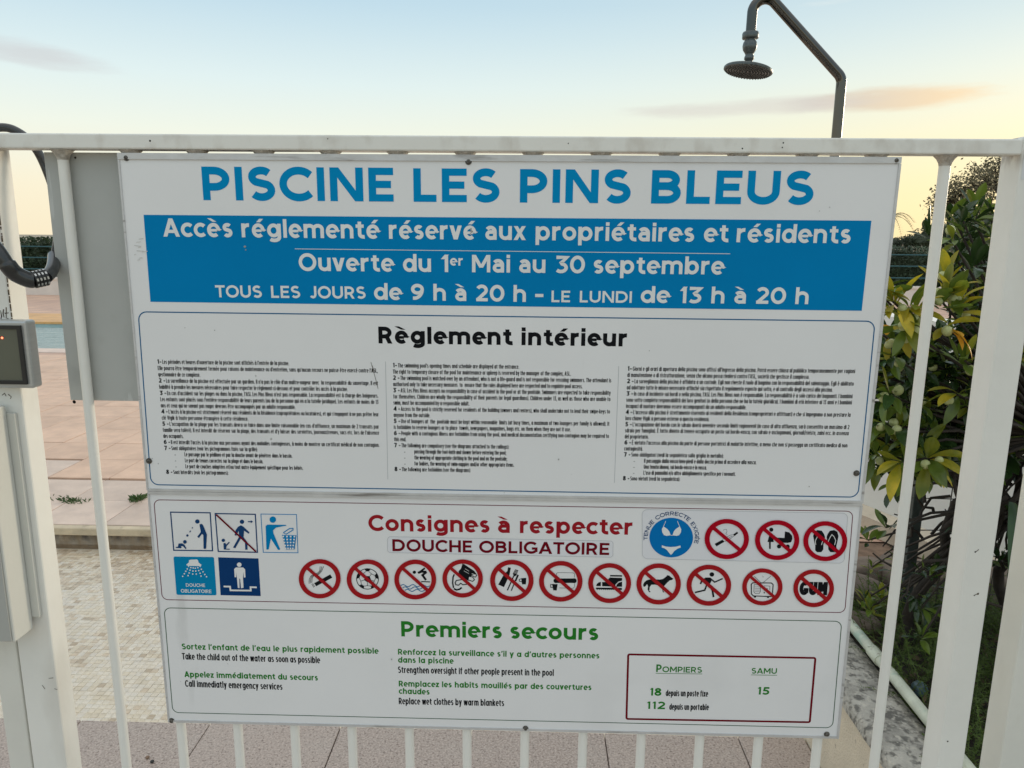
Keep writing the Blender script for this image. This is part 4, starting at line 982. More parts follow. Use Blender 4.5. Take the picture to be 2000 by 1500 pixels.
# ------------------------------------------------------------- lower board
I = Ink(); I.line(rrect(S2(300.5, 976), S2(1666, 998.5), S2(1650, 1196.5), S2(317, 1171), .0105), .0013, None, True); I.build('maroon_outline', m_outr, lb)
I = Ink(); I.line(rrect(S2(320.5, 1187), S2(1644, 1213.5), S2(1626, 1421.5), S2(337.5, 1391.5), .0115), .0013, None, True); I.build('green_outline', m_outg, lb)
I = Ink(); words_px(I, [('Consignes', 720, 956), ('à', 972.7, 995.6), ('respecter', 1015.4, 1234.6)], 720, 1036.6, 1234.6, 1044.4, 31, .215, space=.42); I.build('heading_lettering', m_head, lb)
def sticker(q, r, name):
    I = Ink(.0002); P = rrect(*[S2(*p) for p in q], r); I.poly(P); o = I.build(name, m_film, lb)
    I = Ink(.00032); I.line(P, .0006, None, True); I.build('sticker_edge', m_filme, o); return o
s1_ = sticker([(757, 1048), (1197.5, 1056.5), (1197, 1088.3), (757, 1079)], .005, 'lettering_sticker')
I = Ink(WB); words_px(I, [('DOUCHE', 766.7, 922), ('OBLIGATOIRE', 936, 1189.5)], 766.7, 1076.2, 1189.5, 1083.8, 23.3, .21, space=.42); I.build('lettering', m_red2, s1_)
s2_ = sticker([(1254, 995), (1656, 1002.3), (1648.5, 1100), (1254.5, 1091)], .009, 'pictogram_sticker')
# -- prohibition circles; the symbols are drawn in enlarged-crop pixels, conv brings them to the board
def crop(ox, oy, s): return lambda x, y: S2(ox+x/s, oy+y/s)
cA = crop(580, 1085, 7.143); cB = crop(860, 1085, 7.143); cC = crop(1140, 1085, 6.667); cD = crop(1400, 1085, 7.143); cE = crop(1370, 1000, 6.667); cF = crop(1240, 985, 13.333); cG = crop(330, 995, 7.407)
def picto(cv, cx, cy, rx, ry, draw, label, parent=lb, red=None, base=.0002, bar=1.0):
    I = Ink(base); k = .775; I.disc(cx, cy, rx*.9, ry*.9, cv, 40); root = I.build('pictogram', m_panel if parent is lb else m_film, parent, label)
    draw(cv, root, base+.00012)
    I = Ink(base+.0011); I.ring(cx, cy, rx, ry, k, cv); a = R(43)
    p0 = (cx-rx*.84*math.cos(a), cy-ry*.84*math.sin(a)); p1 = (cx+rx*.84*math.cos(a), cy+ry*.84*math.sin(a))
    wpx = (cv(cx+rx, cy)-cv(cx-rx, cy)).length/2*.165; I.line([p0, p1], wpx*bar, cv); I.build('prohibition_ring', red or m_red, root)
    return root
def sym(root, base, name='symbol', mat=None): 
    I = Ink(base); I.done = lambda: I.build(name, mat or m_ib, root); return I
U = lambda cv, n: (cv(1000+n, 300)-cv(1000, 300)).length     # crop pixels -> metres
def d_smoke(cv, root, b):
    I = sym(root, b); I.poly([(240, 385), (465, 262), (495, 308), (268, 428)], cv)
    for k in (0, 14): I.line([(207+k, 395-k*.6), (236+k, 445-k*.6)], U(cv, 7), cv)
    for k, (dx, dy) in enumerate(((0, 0), (24, 4), (48, 8))):
        I.line([(170+dx*.8, 390-k*5), (172+dx*.8, 330), (195+dx*.5, 285+dy*2), (240, 258+dy*2.3), (290+dx*.3, 240+dy*2.6), (318+dx*.5, 215+dy), (325+dx, 150)], U(cv, 7), cv)
    I.done()
def d_ball(cv, root, b):
    I = sym(root, b); c = (985, 325); rx, ry = 158, 148; I.ring(*c, rx, ry, .93, cv, 40)
    pt = lambda a, k: (c[0]+rx*k*math.cos(R(a)), c[1]-ry*k*math.sin(R(a)))
    I.poly([pt(90+72*i+36, .33) for i in range(5)], cv)
    for i in range(5):
        a = 90+72*i; I.poly([pt(a-17, .95), pt(a, .97), pt(a+17, .95), pt(a+9, .72), pt(a-9, .72)], cv)
        I.line([pt(a+36, .33), pt(a+36, .62)], U(cv, 6), cv); I.line([pt(a, .72), pt(a, .72)], U(cv, 6), cv) if 0 else None
        I.line([pt(a+36, .62), pt(a+10, .74)], U(cv, 6), cv); I.line([pt(a+36, .62), pt(a+62, .74)], U(cv, 6), cv)
    I.done()
def wave(I, cv, x0, x1, y, amp, lam, w):
    n = int((x1-x0)/6); I.line([(x0+(x1-x0)*i/n, y+amp*math.sin(2*PI*((x1-x0)*i/n)/lam)) for i in range(n+1)], U(cv, w), cv)
def d_dive(cv, root, b):
    I = sym(root, b); I.disc(1638, 232, 24, 23, cv, 16)
    I.line([(1690, 245), (1785, 175)], U(cv, 26), cv); I.line([(1690, 240), (1740, 222), (1808, 228)], U(cv, 34), cv); I.line([(1808, 228), (1752, 272), (1800, 340)], U(cv, 32), cv)
    I.line([(1735, 362), (1858, 366)], U(cv, 15), cv); I.done()
    J = sym(root, b+.0003, 'water_symbol', m_wave)
    wave(J, cv, 1448, 1850, 418, -15, 135, 11); wave(J, cv, 1475, 1830, 450, -15, 135, 11); wave(J, cv, 1505, 1790, 484, -14, 135, 11); J.done()
def d_fins(cv, root, b):
    I = sym(root, b); I.poly([(310, 112), (340, 125), (470, 210), (505, 255), (400, 300), (395, 355), (260, 270), (255, 215), (285, 185), (295, 160)], cv)
    I.line([(450, 290), (490, 300), (508, 275), (480, 240), (430, 235)], U(cv, 12), cv); I.line([(400, 340), (450, 360), (478, 335), (450, 298), (400, 290)], U(cv, 12), cv)
    I.line([(195, 262), (178, 300), (172, 380), (185, 450)], U(cv, 20), cv); I.line([(190, 460), (225, 478), (265, 470), (300, 445)], U(cv, 24), cv)
    I.line([(330, 330), (225, 345), (208, 375), (215, 405), (255, 412), (285, 385), (315, 405), (370, 400)], U(cv, 14), cv); I.done()
    J = sym(root, b+.0005, 'symbol_highlight', m_iw); J.line([(345, 180), (400, 215)], U(cv, 5), cv); J.line([(330, 210), (400, 250)], U(cv, 5), cv); J.line([(440, 250), (480, 265)], U(cv, 9), cv); J.line([(415, 318), (452, 332)], U(cv, 9), cv); J.done()
def d_food(cv, root, b):
    I = sym(root, b); I.poly([(945, 162), (985, 170), (975, 215), (968, 265), (888, 440), (808, 405), (885, 265), (935, 215)], cv)
    I.line([(1035, 260), (935, 485)], U(cv, 17), cv); I.poly([(1010, 255), (1045, 190), (1088, 205), (1062, 275), (1035, 290)], cv)
    I.line([(1080, 265), (990, 490)], U(cv, 15), cv); I.line([(1085, 268), (1050, 350)], U(cv, 24), cv)
    I.poly([(1130, 315), (1200, 310), (1193, 400), (1140, 400)], cv); I.line([(1135, 322), (1100, 330), (1105, 358), (1138, 362)], U(cv, 9), cv); I.done()
    J = sym(root, b+.0005, 'symbol_highlight', m_iw)
    for k in (0, 1, 2): J.line([(1028+k*15, 245+k*4), (1050+k*13, 200+k*5)], U(cv, 4), cv)
    J.done()
def d_lilo(cv, root, b):
    I = sym(root, b); I.line([(1610, 350), (1870, 350)], U(cv, 68), cv); I.disc(1612, 350, 34, 34, cv, 16); I.disc(1868, 350, 34, 34, cv, 16)
    I.line([(1620, 308), (1622, 245), (1640, 236), (1855, 240), (1872, 255), (1872, 305)], U(cv, 5), cv); I.line([(1875, 390), (1870, 440), (1850, 455), (1660, 450)], U(cv, 5), cv)
    I.poly([(1560, 395), (1636, 398), (1622, 485), (1575, 482)], cv); I.line([(1565, 405), (1540, 400), (1538, 440), (1570, 445)], U(cv, 9), cv); I.done()
def d_boot(cv, root, b):
    I = sym(root, b); I.poly([(345, 252), (500, 255), (500, 275), (342, 272)], cv); I.poly([(340, 285), (500, 290), (500, 325), (450, 340), (415, 375), (408, 405), (240, 398), (240, 345), (290, 342)], cv)
    I.poly([(225, 342), (222, 398), (162, 396), (172, 368), (195, 348)], cv); I.poly([(500, 338), (500, 405), (422, 405), (430, 375), (455, 352)], cv)
    I.poly([(160, 416), (498, 420), (498, 446), (160, 438)], cv)
    for k in range(12): x = 172+k*26; I.poly([(x, 436), (x+14, 436), (x+7, 448)], cv)
    I.done()
def d_dog(cv, root, b):
    I = sym(root, b); I.poly([(775, 375), (790, 345), (825, 318), (880, 306), (990, 312), (1030, 305), (1080, 268), (1085, 250), (1098, 260), (1112, 256), (1125, 272), (1168, 300), (1150, 318), (1122, 322), (1090, 350), (1048, 395), (1045, 430), (1035, 460), (1052, 478), (1030, 478), (1015, 400), (930, 378), (880, 380), (860, 410), (855, 455), (872, 475), (850, 476), (832, 440), (838, 400), (825, 370), (812, 390), (790, 408), (776, 400)], cv); I.done()
def d_run(cv, root, b):
    I = sym(root, b); I.disc(1668, 245, 31, 29, cv, 18); I.poly([(1580, 285), (1650, 285), (1672, 310), (1650, 360), (1600, 395), (1580, 350)], cv)
    I.line([(1600, 295), (1540, 320), (1520, 370)], U(cv, 22), cv); I.line([(1645, 295), (1705, 345), (1810, 298)], U(cv, 19), cv)
    I.line([(1600, 385), (1575, 450), (1448, 480)], U(cv, 21), cv); I.line([(1625, 380), (1675, 450), (1690, 540)], U(cv, 24), cv); I.done()
def d_radio(cv, root, b):
    I = sym(root, b); P = [(480, 400), (500, 380), (760, 382), (785, 405), (775, 550), (750, 572), (510, 562), (482, 535)]
    I.line(P, U(cv, 15), cv, True); I.line([(520, 405), (605, 408), (608, 500), (590, 530), (535, 528), (515, 505)], U(cv, 6), cv, True)
    for k in range(4): I.line([(525, 435+k*22), (603, 437+k*22)], U(cv, 4), cv)
    I.line([(655, 420), (740, 424)], U(cv, 5), cv); I.line([(740, 424), (738, 480)], U(cv, 5), cv)
    for (x, y) in ((660, 460), (700, 462), (735, 500), (660, 515), (700, 480)): I.disc(x, y, 9, 9, cv, 10)
    I.line([(640, 378), (750, 285)], U(cv, 5), cv); I.line([(615, 378), (520, 285)], U(cv, 5), cv)
    I.disc(530, 573, 16, 10, cv, 10); I.disc(712, 578, 16, 10, cv, 10); I.done()
def d_gum(cv, root, b):
    I = sym(root, b); a = cv(1145, 548); q = cv(1535, 553); typeset(I, 'GUM', a, q, (cv(1145, 365)-a).length, .27, fit='scale', kx=.62, sb=.03); I.done()
def d_vape(cv, root, b):
    I = sym(root, b); I.poly([(170, 412), (272, 358), (300, 385), (195, 446)], cv); I.line([(275, 352), (370, 300), (415, 290)], U(cv, 5), cv); I.line([(305, 382), (390, 335), (425, 305)], U(cv, 5), cv); I.line([(340, 345), (400, 308)], U(cv, 4), cv)
    I.poly([(412, 290), (448, 265), (462, 252), (476, 275), (455, 288), (430, 310)], cv)
    I.line([(280, 240), (295, 222), (325, 225), (332, 255), (315, 275), (335, 295)], U(cv, 3.5), cv); I.done()
def d_pram(cv, root, b):
    I = sym(root, b); I.disc(908, 228, 27, 27, cv, 16); I.poly([(885, 285), (925, 285), (940, 388), (858, 388)], cv); I.line([(890, 385), (890, 478)], U(cv, 22), cv); I.line([(915, 290), (985, 340)], U(cv, 16), cv)
    I.poly([(960, 330), (1080, 335), (1085, 250), (1140, 262), (1178, 305), (1182, 350), (1165, 390), (1120, 400), (1030, 395)], cv)
    I.disc(1008, 445, 28, 27, cv, 18); I.disc(1120, 447, 28, 27, cv, 18); I.line([(1008, 430), (1060, 390)], U(cv, 9), cv); I.done()
def d_flip(cv, root, b):
    I = sym(root, b)
    for s, x in ((1, 1530), (-1, 1705)):
        P = [(-62, -100), (-35, -138), (20, -148), (62, -125), (78, -70), (62, 10), (50, 60), (52, 115), (25, 142), (-30, 140), (-55, 105), (-58, 40), (-72, -20), (-78, -60)]
        I.poly([(x+s*-p[0], 380+p[1]) for p in P], cv)
    I.done(); J = sym(root, b+.0005, 'symbol_highlight', m_iw)
    for x in (1525, 1695):
        J.line([(x-40, 425), (x-45, 370), (x-20, 320), (x, 290), (x+30, 320), (x+50, 370), (x+35, 425)], U(cv, 8), cv)
    J.done()
picto(cA, 320, 320, 292, 274, d_smoke, 'no smoking circle with a black cigarette')
picto(cA, 988, 328, 292, 278, d_ball, 'no ball games circle with a black and white football')
picto(cA, 1652, 330, 292, 278, d_dive, 'no diving circle with a diver over blue waves')
picto(cB, 312, 316, 282, 266, d_fins, 'no flippers circle with fins, mask and snorkel')
picto(cB, 998, 343, 303, 288, d_food, 'no food or drink circle with bottle, cutlery and cup')
picto(cB, 1680, 355, 303, 284, d_lilo, 'no inflatables circle with a black air mattress')
picto(cC, 337, 355, 279, 260, d_boot, 'no outdoor shoes circle with a black boot')
picto(cC, 975, 366, 289, 268, d_dog, 'no dogs circle with a black dog')
picto(cC, 1628, 383, 290, 267, d_run, 'no running circle with a running figure')
picto(cD, 633, 433, 281, 258, d_radio, 'no radios circle with a radio set and aerial', bar=.92)
picto(cD, 1348, 453, 283, 263, d_gum, 'no chewing gum circle reading GUM', bar=1.15)
picto(cE, 327, 347, 288, 261, d_vape, 'no vaping circle with an electronic cigarette', s2_, m_red3, .0006)
picto(cE, 982, 361, 288, 259, d_pram, 'no prams circle with a woman and pram', s2_, m_red3, .0006)
picto(cE, 1608, 375, 286, 260, d_flip, 'no flip flops circle with two sandals', s2_, m_red3, .0006)
# -- blue round sign: proper swimwear
m_swim = inkmat('ink_round_blue', (.003, .17, .48))
I = Ink(.0006); I.disc(945, 862, 568, 515, cF, 60); sw = I.build('swimwear_disc', m_swim, s2_)
I = Ink(.0010)
for s in (-1, 1):
    X_ = lambda x: 952+s*(x-952)
    I.poly([(X_(1165), 565), (X_(1205), 640), (X_(1195), 720), (X_(1150), 795), (X_(1085), 815), (X_(975), 800), (X_(1010), 700), (X_(1060), 640)], cF)
    I.line([(X_(1165), 575), (X_(1130), 500), (X_(1105), 430)], U(cF, 13), cF)
I.line([(925, 800), (985, 800)], U(cF, 14), cF)
I.poly([(700, 1058), (800, 1092), (940, 1105), (1080, 1092), (1180, 1065), (1192, 1115), (1110, 1145), (1030, 1200), (975, 1270), (935, 1308), (895, 1265), (830, 1180), (770, 1140), (697, 1115)], cF)
I.build('swimwear_symbol', m_iw, sw)
I = Ink(.0006); c_ = cF(945, 862); ru = (cF(1513, 862)-cF(377, 862)).length/2
typeset(I, 'TENUE CORRECTE EXIGÉE', (0, 0), (ru*1.09*R(206), 0), ru*.185, .17, fit='scale', space=.45, onarc=(c_.x, c_.y, ru*1.085, R(187), R(-13)))
I.build('curved_lettering', m_navy, s2_)
# -- square pictograms
def square(q, w, mat, name, label, fill=None, r=0):
    I = Ink(.0002); Q = [tuple(cG(*p)) for p in q]
    if fill: I.poly(rrect(*Q, r)) if r else I.poly(Q)
    else:
        c = Vector((sum(p[0] for p in Q)/4, sum(p[1] for p in Q)/4)); In = [tuple(Vector(p)+(c-Vector(p)).normalized()*w*.7) for p in Q]; I.line(In, w, None, True)
    return I.build(name, fill or mat, lb, label)
q1 = square([(15, 30), (605, 40), (640, 605), (62, 598)], .0021, m_navy, 'square_pictogram', 'adult watching a crawling child, navy outline')
I = Ink(.0004); I.disc(412, 173, 32, 31, cG, 20); I.poly([(442, 215), (470, 205), (495, 225), (530, 310), (550, 360), (540, 560), (525, 572), (502, 565), (498, 370), (480, 352), (435, 412), (410, 395), (462, 325)], cG)
I.disc(232, 468, 27, 26, cG, 16); I.poly([(140, 492), (190, 488), (222, 505), (255, 560), (240, 570), (205, 530), (170, 530), (185, 545), (175, 560), (100, 555), (102, 540), (130, 540)], cG); I.disc(268, 375, 17, 17, cG, 12)
I.line([(300, 328), (318, 306)], U(cG, 13), cG); I.line([(335, 272), (346, 254)], U(cG, 12), cG); I.build('symbol', m_navy, q1)
q2 = square([(660, 50), (1258, 62), (1290, 628), (705, 615)], .0021, m_navy, 'square_pictogram', 'adult walking away from a child, crossed out in red')
I = Ink(.0004); I.disc(1057, 177, 32, 31, cG, 20); I.poly([(1000, 250), (1040, 228), (1075, 245), (1165, 330), (1155, 350), (1088, 305), (1080, 400), (1135, 470), (1138, 580), (1105, 582), (1100, 480), (1040, 420), (960, 560), (928, 550), (1015, 395), (1010, 310), (975, 380), (950, 370), (965, 300)], cG)
I.poly([(1143, 168), (1185, 168), (1185, 155), (1218, 175), (1185, 197), (1185, 183), (1143, 183)], cG)
I.disc(788, 445, 25, 24, cG, 16); I.poly([(790, 490), (815, 480), (830, 505), (870, 465), (882, 475), (835, 530), (825, 565), (882, 568), (882, 580), (795, 578)], cG); I.build('symbol', m_navy, q2)
I = Ink(.0010); I.line([(685, 72), (1262, 608)], U(cG, 24), cG); I.build('red_bar', m_red2, q2)
q3 = square([(1325, 60), (1850, 68), (1872, 632), (1360, 625)], .0013, m_blue, 'square_pictogram', 'figure dropping litter in a basket, thin blue outline')
I = Ink(.0004); I.disc(1503, 146, 47, 46, cG, 24); I.poly([(1400, 240), (1425, 218), (1690, 222), (1702, 232), (1550, 262), (1508, 300), (1515, 350), (1608, 570), (1600, 585), (1578, 582), (1475, 420), (1445, 575), (1415, 582), (1410, 570)], cG)
I.line([(1655, 335), (1745, 275), (1795, 272), (1795, 295), (1700, 355)], U(cG, 13), cG); I.line([(1655, 335), (1700, 358)], U(cG, 10), cG)
I.poly([(1635, 368), (1845, 372), (1820, 575), (1695, 578)], cG); I.build('symbol', m_blue, q3)
I = Ink(.0009)
for j in range(5):
    for k in range(4):
        y = 388+j*42; x0_ = 1655+j*9.5; x1_ = 1818-j*5; x = x0_+(x1_-x0_)*k/3; I.poly([(x-12, y-10), (x+12, y-10), (x+11, y+12), (x-11, y+12)], cG)
I.build('basket_holes', m_iw, q3)
q4 = square([(65, 680), (652, 688), (690, 1242), (110, 1235)], .001, m_sqblue, 'square_pictogram', 'light blue square reading DOUCHE OBLIGATOIRE', m_sqblue, .003)
I = Ink(.0004); I.poly([(292, 735), (310, 725), (405, 722), (422, 735), (428, 765), (472, 800), (455, 835), (440, 818), (295, 815), (285, 835), (272, 812), (250, 800), (290, 765)], cG)
for (x, y) in ((318, 840), (352, 845), (383, 848), (420, 840), (268, 858), (308, 875), (350, 888), (390, 888), (435, 880), (472, 862), (248, 890), (297, 915), (348, 930), (400, 930), (455, 918), (498, 898), (228, 925), (283, 952), (205, 962), (525, 935), (470, 958), (550, 967)): I.disc(x, y, 11, 11, cG, 8)
I.build('symbol', m_iw, q4)
I = Ink(.0004); line_px(I, 'DOUCHE', 363.5, 1145.5, 401, 1146.2, 6.4, .17, fit='scale'); line_px(I, 'OBLIGATOIRE', 353.8, 1157, 413.4, 1158.2, 6.6, .17, fit='scale'); I.build('lettering', m_iw, q4)
q5 = square([(712, 692), (1295, 708), (1328, 1252), (748, 1240)], .001, m_dblue, 'square_pictogram', 'dark blue square with a figure standing in a foot bath', m_dblue)
I = Ink(.0004); I.disc(1018, 798, 34, 32, cG, 18); I.poly([(945, 860), (970, 838), (1075, 838), (1103, 865), (1108, 980), (1085, 985), (1078, 900), (1072, 985), (1080, 1130), (1045, 1140), (1030, 1000), (1020, 1000), (1022, 1138), (998, 1132), (985, 990), (972, 905), (975, 980), (952, 978)], cG)
I.line([(792, 1112), (885, 1115), (892, 1168), (1185, 1172), (1182, 1122), (1272, 1126)], U(cG, 25), cG); I.build('symbol', m_iw, q5)
# -- first aid
I = Ink(); words_px(I, [('Premiers', 784, 980), ('secours', 996.6, 1168)], 784, 1242.8, 1168, 1250.2, 29.8, .215, space=.45); I.build('heading_lettering', m_green, lb)
for txt, x0, y0, x1, y1 in (("Sortez l'enfant de l'eau le plus rapidement possible", 355.5, 1268, 739.5, 1276.8), ("Appelez immédiatement du secours", 360.5, 1322.2, 621, 1329), ("Renforcez la surveillance s'il y a d'autres personnes", 777.5, 1278.4, 1170.5, 1286), ("dans la piscine", 777.7, 1294, 886, 1296.2), ("Remplacez les habits mouillés par des couvertures", 779, 1340.5, 1155, 1347.8), ("chaudes", 779, 1354.8, 839, 1356.6)):
    I = Ink(); line_px(I, txt, x0, y0, x1, y1, 11.2, .20, fut=True, space=.40); I.build('french_lettering', m_green, lb)
for txt, x0, y0, x1, y1 in (("Take the child out of the water as soon as possible", 356, 1287.8, 625.3, 1295.4), ("Call immediatly emergency services", 361.8, 1341, 551.8, 1347.2), ("Strengthen oversight if other people present in the pool", 777.6, 1314.2, 1081.5, 1320), ("Replace wet clothes by warm blankets", 779, 1375.2, 984.5, 1379)):
    I = Ink(); line_px(I, txt, x0, y0, x1, y1, 12.6, .15, fut=True, kx=.62, space=.42, fit='scale'); I.build('english_lettering', m_ib, lb)
I = Ink(); I.line(rrect(S2(1227, 1278), S2(1592.5, 1285), S2(1581.5, 1410.5), S2(1223.5, 1404), .003), .0036, None, True); box_ = I.build('phone_box', m_red2, lb)
I = Ink(); line_px(I, 'P', 1281.5, 1312.4, 1292, 1312.5, 14.8, .19, fut=True, fit='scale'); line_px(I, 'OMPIERS', 1293.5, 1312.6, 1370.8, 1313.8, 11, .19, fut=True); I.line([(1280.5, 1315), (1371.5, 1316.2)], .0009, S2)
line_px(I, 'SAMU', 1467.5, 1315.4, 1517, 1315.9, 10.8, .19, fut=True); I.line([(1467, 1318), (1517.5, 1318.8)], .0009, S2)
line_px(I, '18', 1268.4, 1358.3, 1291.5, 1358.8, 14.8, .22, fut=True); line_px(I, '112', 1262.2, 1384.4, 1298.5, 1385, 14.5, .22, fut=True); line_px(I, '15', 1478.5, 1356.3, 1502, 1356.8, 14.8, .22, fut=True)
I.build('number_lettering', m_green, box_)
I = Ink(); line_px(I, 'depuis un poste fixe', 1300, 1359.2, 1382.7, 1360.6, 11.8, .14, fut=True, kx=.62, fit='scale', space=.42); line_px(I, 'depuis un portable', 1307, 1386, 1384.3, 1387, 11.8, .14, fut=True, kx=.62, fit='scale', space=.42); I.build('small_lettering', m_ib, box_)
# ================================================================ SHOWER
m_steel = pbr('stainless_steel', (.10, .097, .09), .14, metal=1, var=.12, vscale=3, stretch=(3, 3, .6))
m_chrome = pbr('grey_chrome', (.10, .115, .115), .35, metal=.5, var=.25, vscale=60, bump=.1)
m_face = pbr('shower_face', (.05, .055, .055), .6, var=.4, vscale=80)
SY = 2.1
s = lambda px, py: Vector(on_plane(px, py, 1, SY))
sh = thing('pool_shower', 'bent stainless steel outdoor shower with a round grey head', 'shower', (1.32, SY, 0))
O = Vector((1.32, SY, 0))
k1 = s(1644, 152); vtop = s(1466, 66); k2 = s(1470, 30)
def fillet(a, b, c, r, n=8):
    u = (a-b).normalized(); v = (c-b).normalized(); ang = u.angle(v); d = r/math.tan(ang/2); p = b+u*d; q = b+v*d; cen = b+(u+v).normalized()*(r/math.sin(ang/2)); out = []
    for i in range(n+1):
        t_ = i/n; w_ = (p-cen).lerp(q-cen, t_).normalized()*r; out.append(cen+w_)
    return out
foot = Vector((k1.x+.002, SY, 0)); apex = Vector((s(1466, 0).x+.012, SY, s(1500, -38).z)); 
path = [foot]+fillet(foot, k1, apex, .05)+fillet(k1, apex, vtop, .052, 14)+[vtop]
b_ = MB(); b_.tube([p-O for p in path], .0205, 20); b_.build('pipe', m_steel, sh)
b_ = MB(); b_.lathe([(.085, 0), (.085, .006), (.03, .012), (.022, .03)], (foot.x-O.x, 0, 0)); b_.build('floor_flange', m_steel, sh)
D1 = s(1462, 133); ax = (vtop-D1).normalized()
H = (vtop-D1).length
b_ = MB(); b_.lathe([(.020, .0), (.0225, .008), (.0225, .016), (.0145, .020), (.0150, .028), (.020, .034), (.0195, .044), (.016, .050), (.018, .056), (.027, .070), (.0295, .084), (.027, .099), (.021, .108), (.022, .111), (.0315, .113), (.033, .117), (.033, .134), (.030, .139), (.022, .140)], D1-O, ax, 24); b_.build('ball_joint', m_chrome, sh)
nrm = (Vector((.16, .05, 1))).normalized()
b_ = MB(); b_.lathe([(0, -.004), (.095, -.004), (.099, -.001), (.0995, .006), (.096, .010), (.05, .013), (.022, .018)], D1-O-nrm*.012, nrm, 48, False); hd_ = b_.build('shower_head', m_chrome, sh)
b_ = MB()
u = nrm.orthogonal().normalized(); v = nrm.cross(u)
for ring_ in range(1, 9):
    for k in range(ring_*6):
        a = 2*PI*k/(ring_*6); c = D1-O-nrm*.016+(u*math.cos(a)+v*math.sin(a))*ring_*.0112
        b_.lathe([(.0028, 0), (.0022, .0035), (0, .0035)], c, -nrm, 6, False)
o = b_.build('nozzles', m_face, hd_); o['kind'] = 'stuff'

# ================================================================ PLANTS
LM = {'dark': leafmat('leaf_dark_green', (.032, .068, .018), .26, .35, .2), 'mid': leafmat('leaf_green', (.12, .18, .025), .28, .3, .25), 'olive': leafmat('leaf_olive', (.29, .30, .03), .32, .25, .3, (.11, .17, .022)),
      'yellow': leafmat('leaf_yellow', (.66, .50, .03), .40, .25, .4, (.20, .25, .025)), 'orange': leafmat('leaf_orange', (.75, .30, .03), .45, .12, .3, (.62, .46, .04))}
def leaf_mesh(L_, W_, curl, fold, mat, twist=0):
    n = 7; V = []; F = []
    for i in range(n+1):
        t_ = i/n; wv_ = W_*(math.sin(PI*min(1, t_**1.35*.97+.03)))**.8*.5+.0006; z = -curl*L_*t_*t_; a = twist*t_
        x = L_*t_*(1-.12*abs(curl)*t_)
        for s_ in (-1, -.5, 0, .5, 1):
            y = wv_*s_; zz = z+abs(s_)*fold*wv_; V.append((x, y*math.cos(a)-(zz-z)*math.sin(a), z+y*math.sin(a)+(zz-z)*math.cos(a)))
    for i in range(n):
        for k in range(4): F.append((i*5+k, i*5+k+1, i*5+k+6, i*5+k+5))
    me = bpy.data.meshes.new('leaf'); me.from_pydata(V, [], F); me.materials.append(LM[mat]); me.polygons.foreach_set('use_smooth', [True]*len(F)); me.update(); return me
LMESH = {m: [leaf_mesh(1, .34, c, f, m, tw) for c, f, tw in ((.15, .35, 0), (.35, .5, .3), (-.12, .4, -.3), (.6, .25, .2))] for m in LM}
def basis(d, upv=Vector((0, 0, 1)), roll=0):
    x = d.normalized(); y = upv.cross(x)
    if y.length < 1e-3: y = Vector((0, 1, 0))
    y.normalize(); z = x.cross(y); m = Matrix((x, y, z)).transposed().to_4x4(); return m @ Matrix.Rotation(roll, 4, 'X')
bush = thing('pittosporum_bush', 'leafy bush with yellow-tipped leaves and round green fruits behind the right bar', 'bush', (1.35, .95, .26))
BO = Vector((1.35, .95, .26))
seen = []; many = {m: MB() for m in LM}
def add_leaf(p, d, L_, mat, roll):
    M_ = Matrix.Translation(p) @ basis(d, roll=roll) @ Matrix.Diagonal((L_, L_, L_, 1)); seen.append((p, d, L_, mat, M_, random.randrange(4)))
ROS = []
def rosette(p, axis, n, L_, mats, fruits=0, spread=1.0):
    p = Vector(p); axis = Vector(axis).normalized(); u = axis.orthogonal().normalized(); v = axis.cross(u); ROS.append(p)
    for i in range(n):
        a = i*2.4+random.uniform(-.2, .2); el_ = .15+.75*(i/n)*spread+random.uniform(-.1, .1)
        d = axis*math.cos(el_*1.5)+(u*math.cos(a)+v*math.sin(a))*math.sin(el_*1.5)
        add_leaf(p+d*.006-axis*.02*(i/n), d, L_*random.uniform(.65, 1.2), random.choice(mats), random.uniform(-.5, .5))
    for _ in range(fruits):
        d = (Vector((random.uniform(-1, 1), random.uniform(-1, .1), random.uniform(-.9, .4)))).normalized()*.024; FR.append((p+d, random.uniform(.008, .012)))
FR = []
P = lambda px, py, y: on_plane(px, py, 1, y)
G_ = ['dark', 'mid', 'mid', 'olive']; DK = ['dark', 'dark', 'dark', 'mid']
# tips that the photograph shows, at their depths behind the gate
rosette(P(1745, 590, .42), (-.5, -.3, .6), 8, .072, ['yellow', 'yellow', 'olive'], 2)
rosette(P(1790, 610, .44), (.1, -.5, .5), 8, .070, ['yellow', 'olive', 'yellow'], 3)
rosette(P(1765, 640, .40), (-.2, -.6, -.2), 8, .070, ['yellow', 'olive', 'mid'], 3)
rosette(P(1840, 590, .45), (0, -.4, .9), 10, .075, ['yellow', 'olive', 'mid'], 3)
rosette(P(1870, 600, .47), (.2, -.3, .9), 9, .078, ['olive', 'mid', 'yellow'], 2)
rosette(P(1850, 545, .5), (-.1, -.3, 1), 7, .060, ['yellow', 'olive'], 1)
rosette(P(1725, 655, .5), (-.7, -.3, .1), 6, .06, ['orange', 'yellow', 'mid'], 2)
rosette(P(1855, 645, .42), (.3, -.6, -.3), 6, .068, ['orange', 'yellow', 'mid'], 1)
rosette(P(1815, 455, .62), (-.2, -.2, 1), 8, .052, DK, 1)
rosette(P(1880, 430, .62), (.2, -.1, 1), 8, .055, DK)
rosette(P(1860, 470, .55), (-.6, -.4, .5), 8, .055, G_, 1)
rosette(P(1905, 520, .60), (.2, -.5, .6), 9, .078, DK); rosette(P(1870, 510, .7), (-.4, -.3, .7), 8, .075, DK)
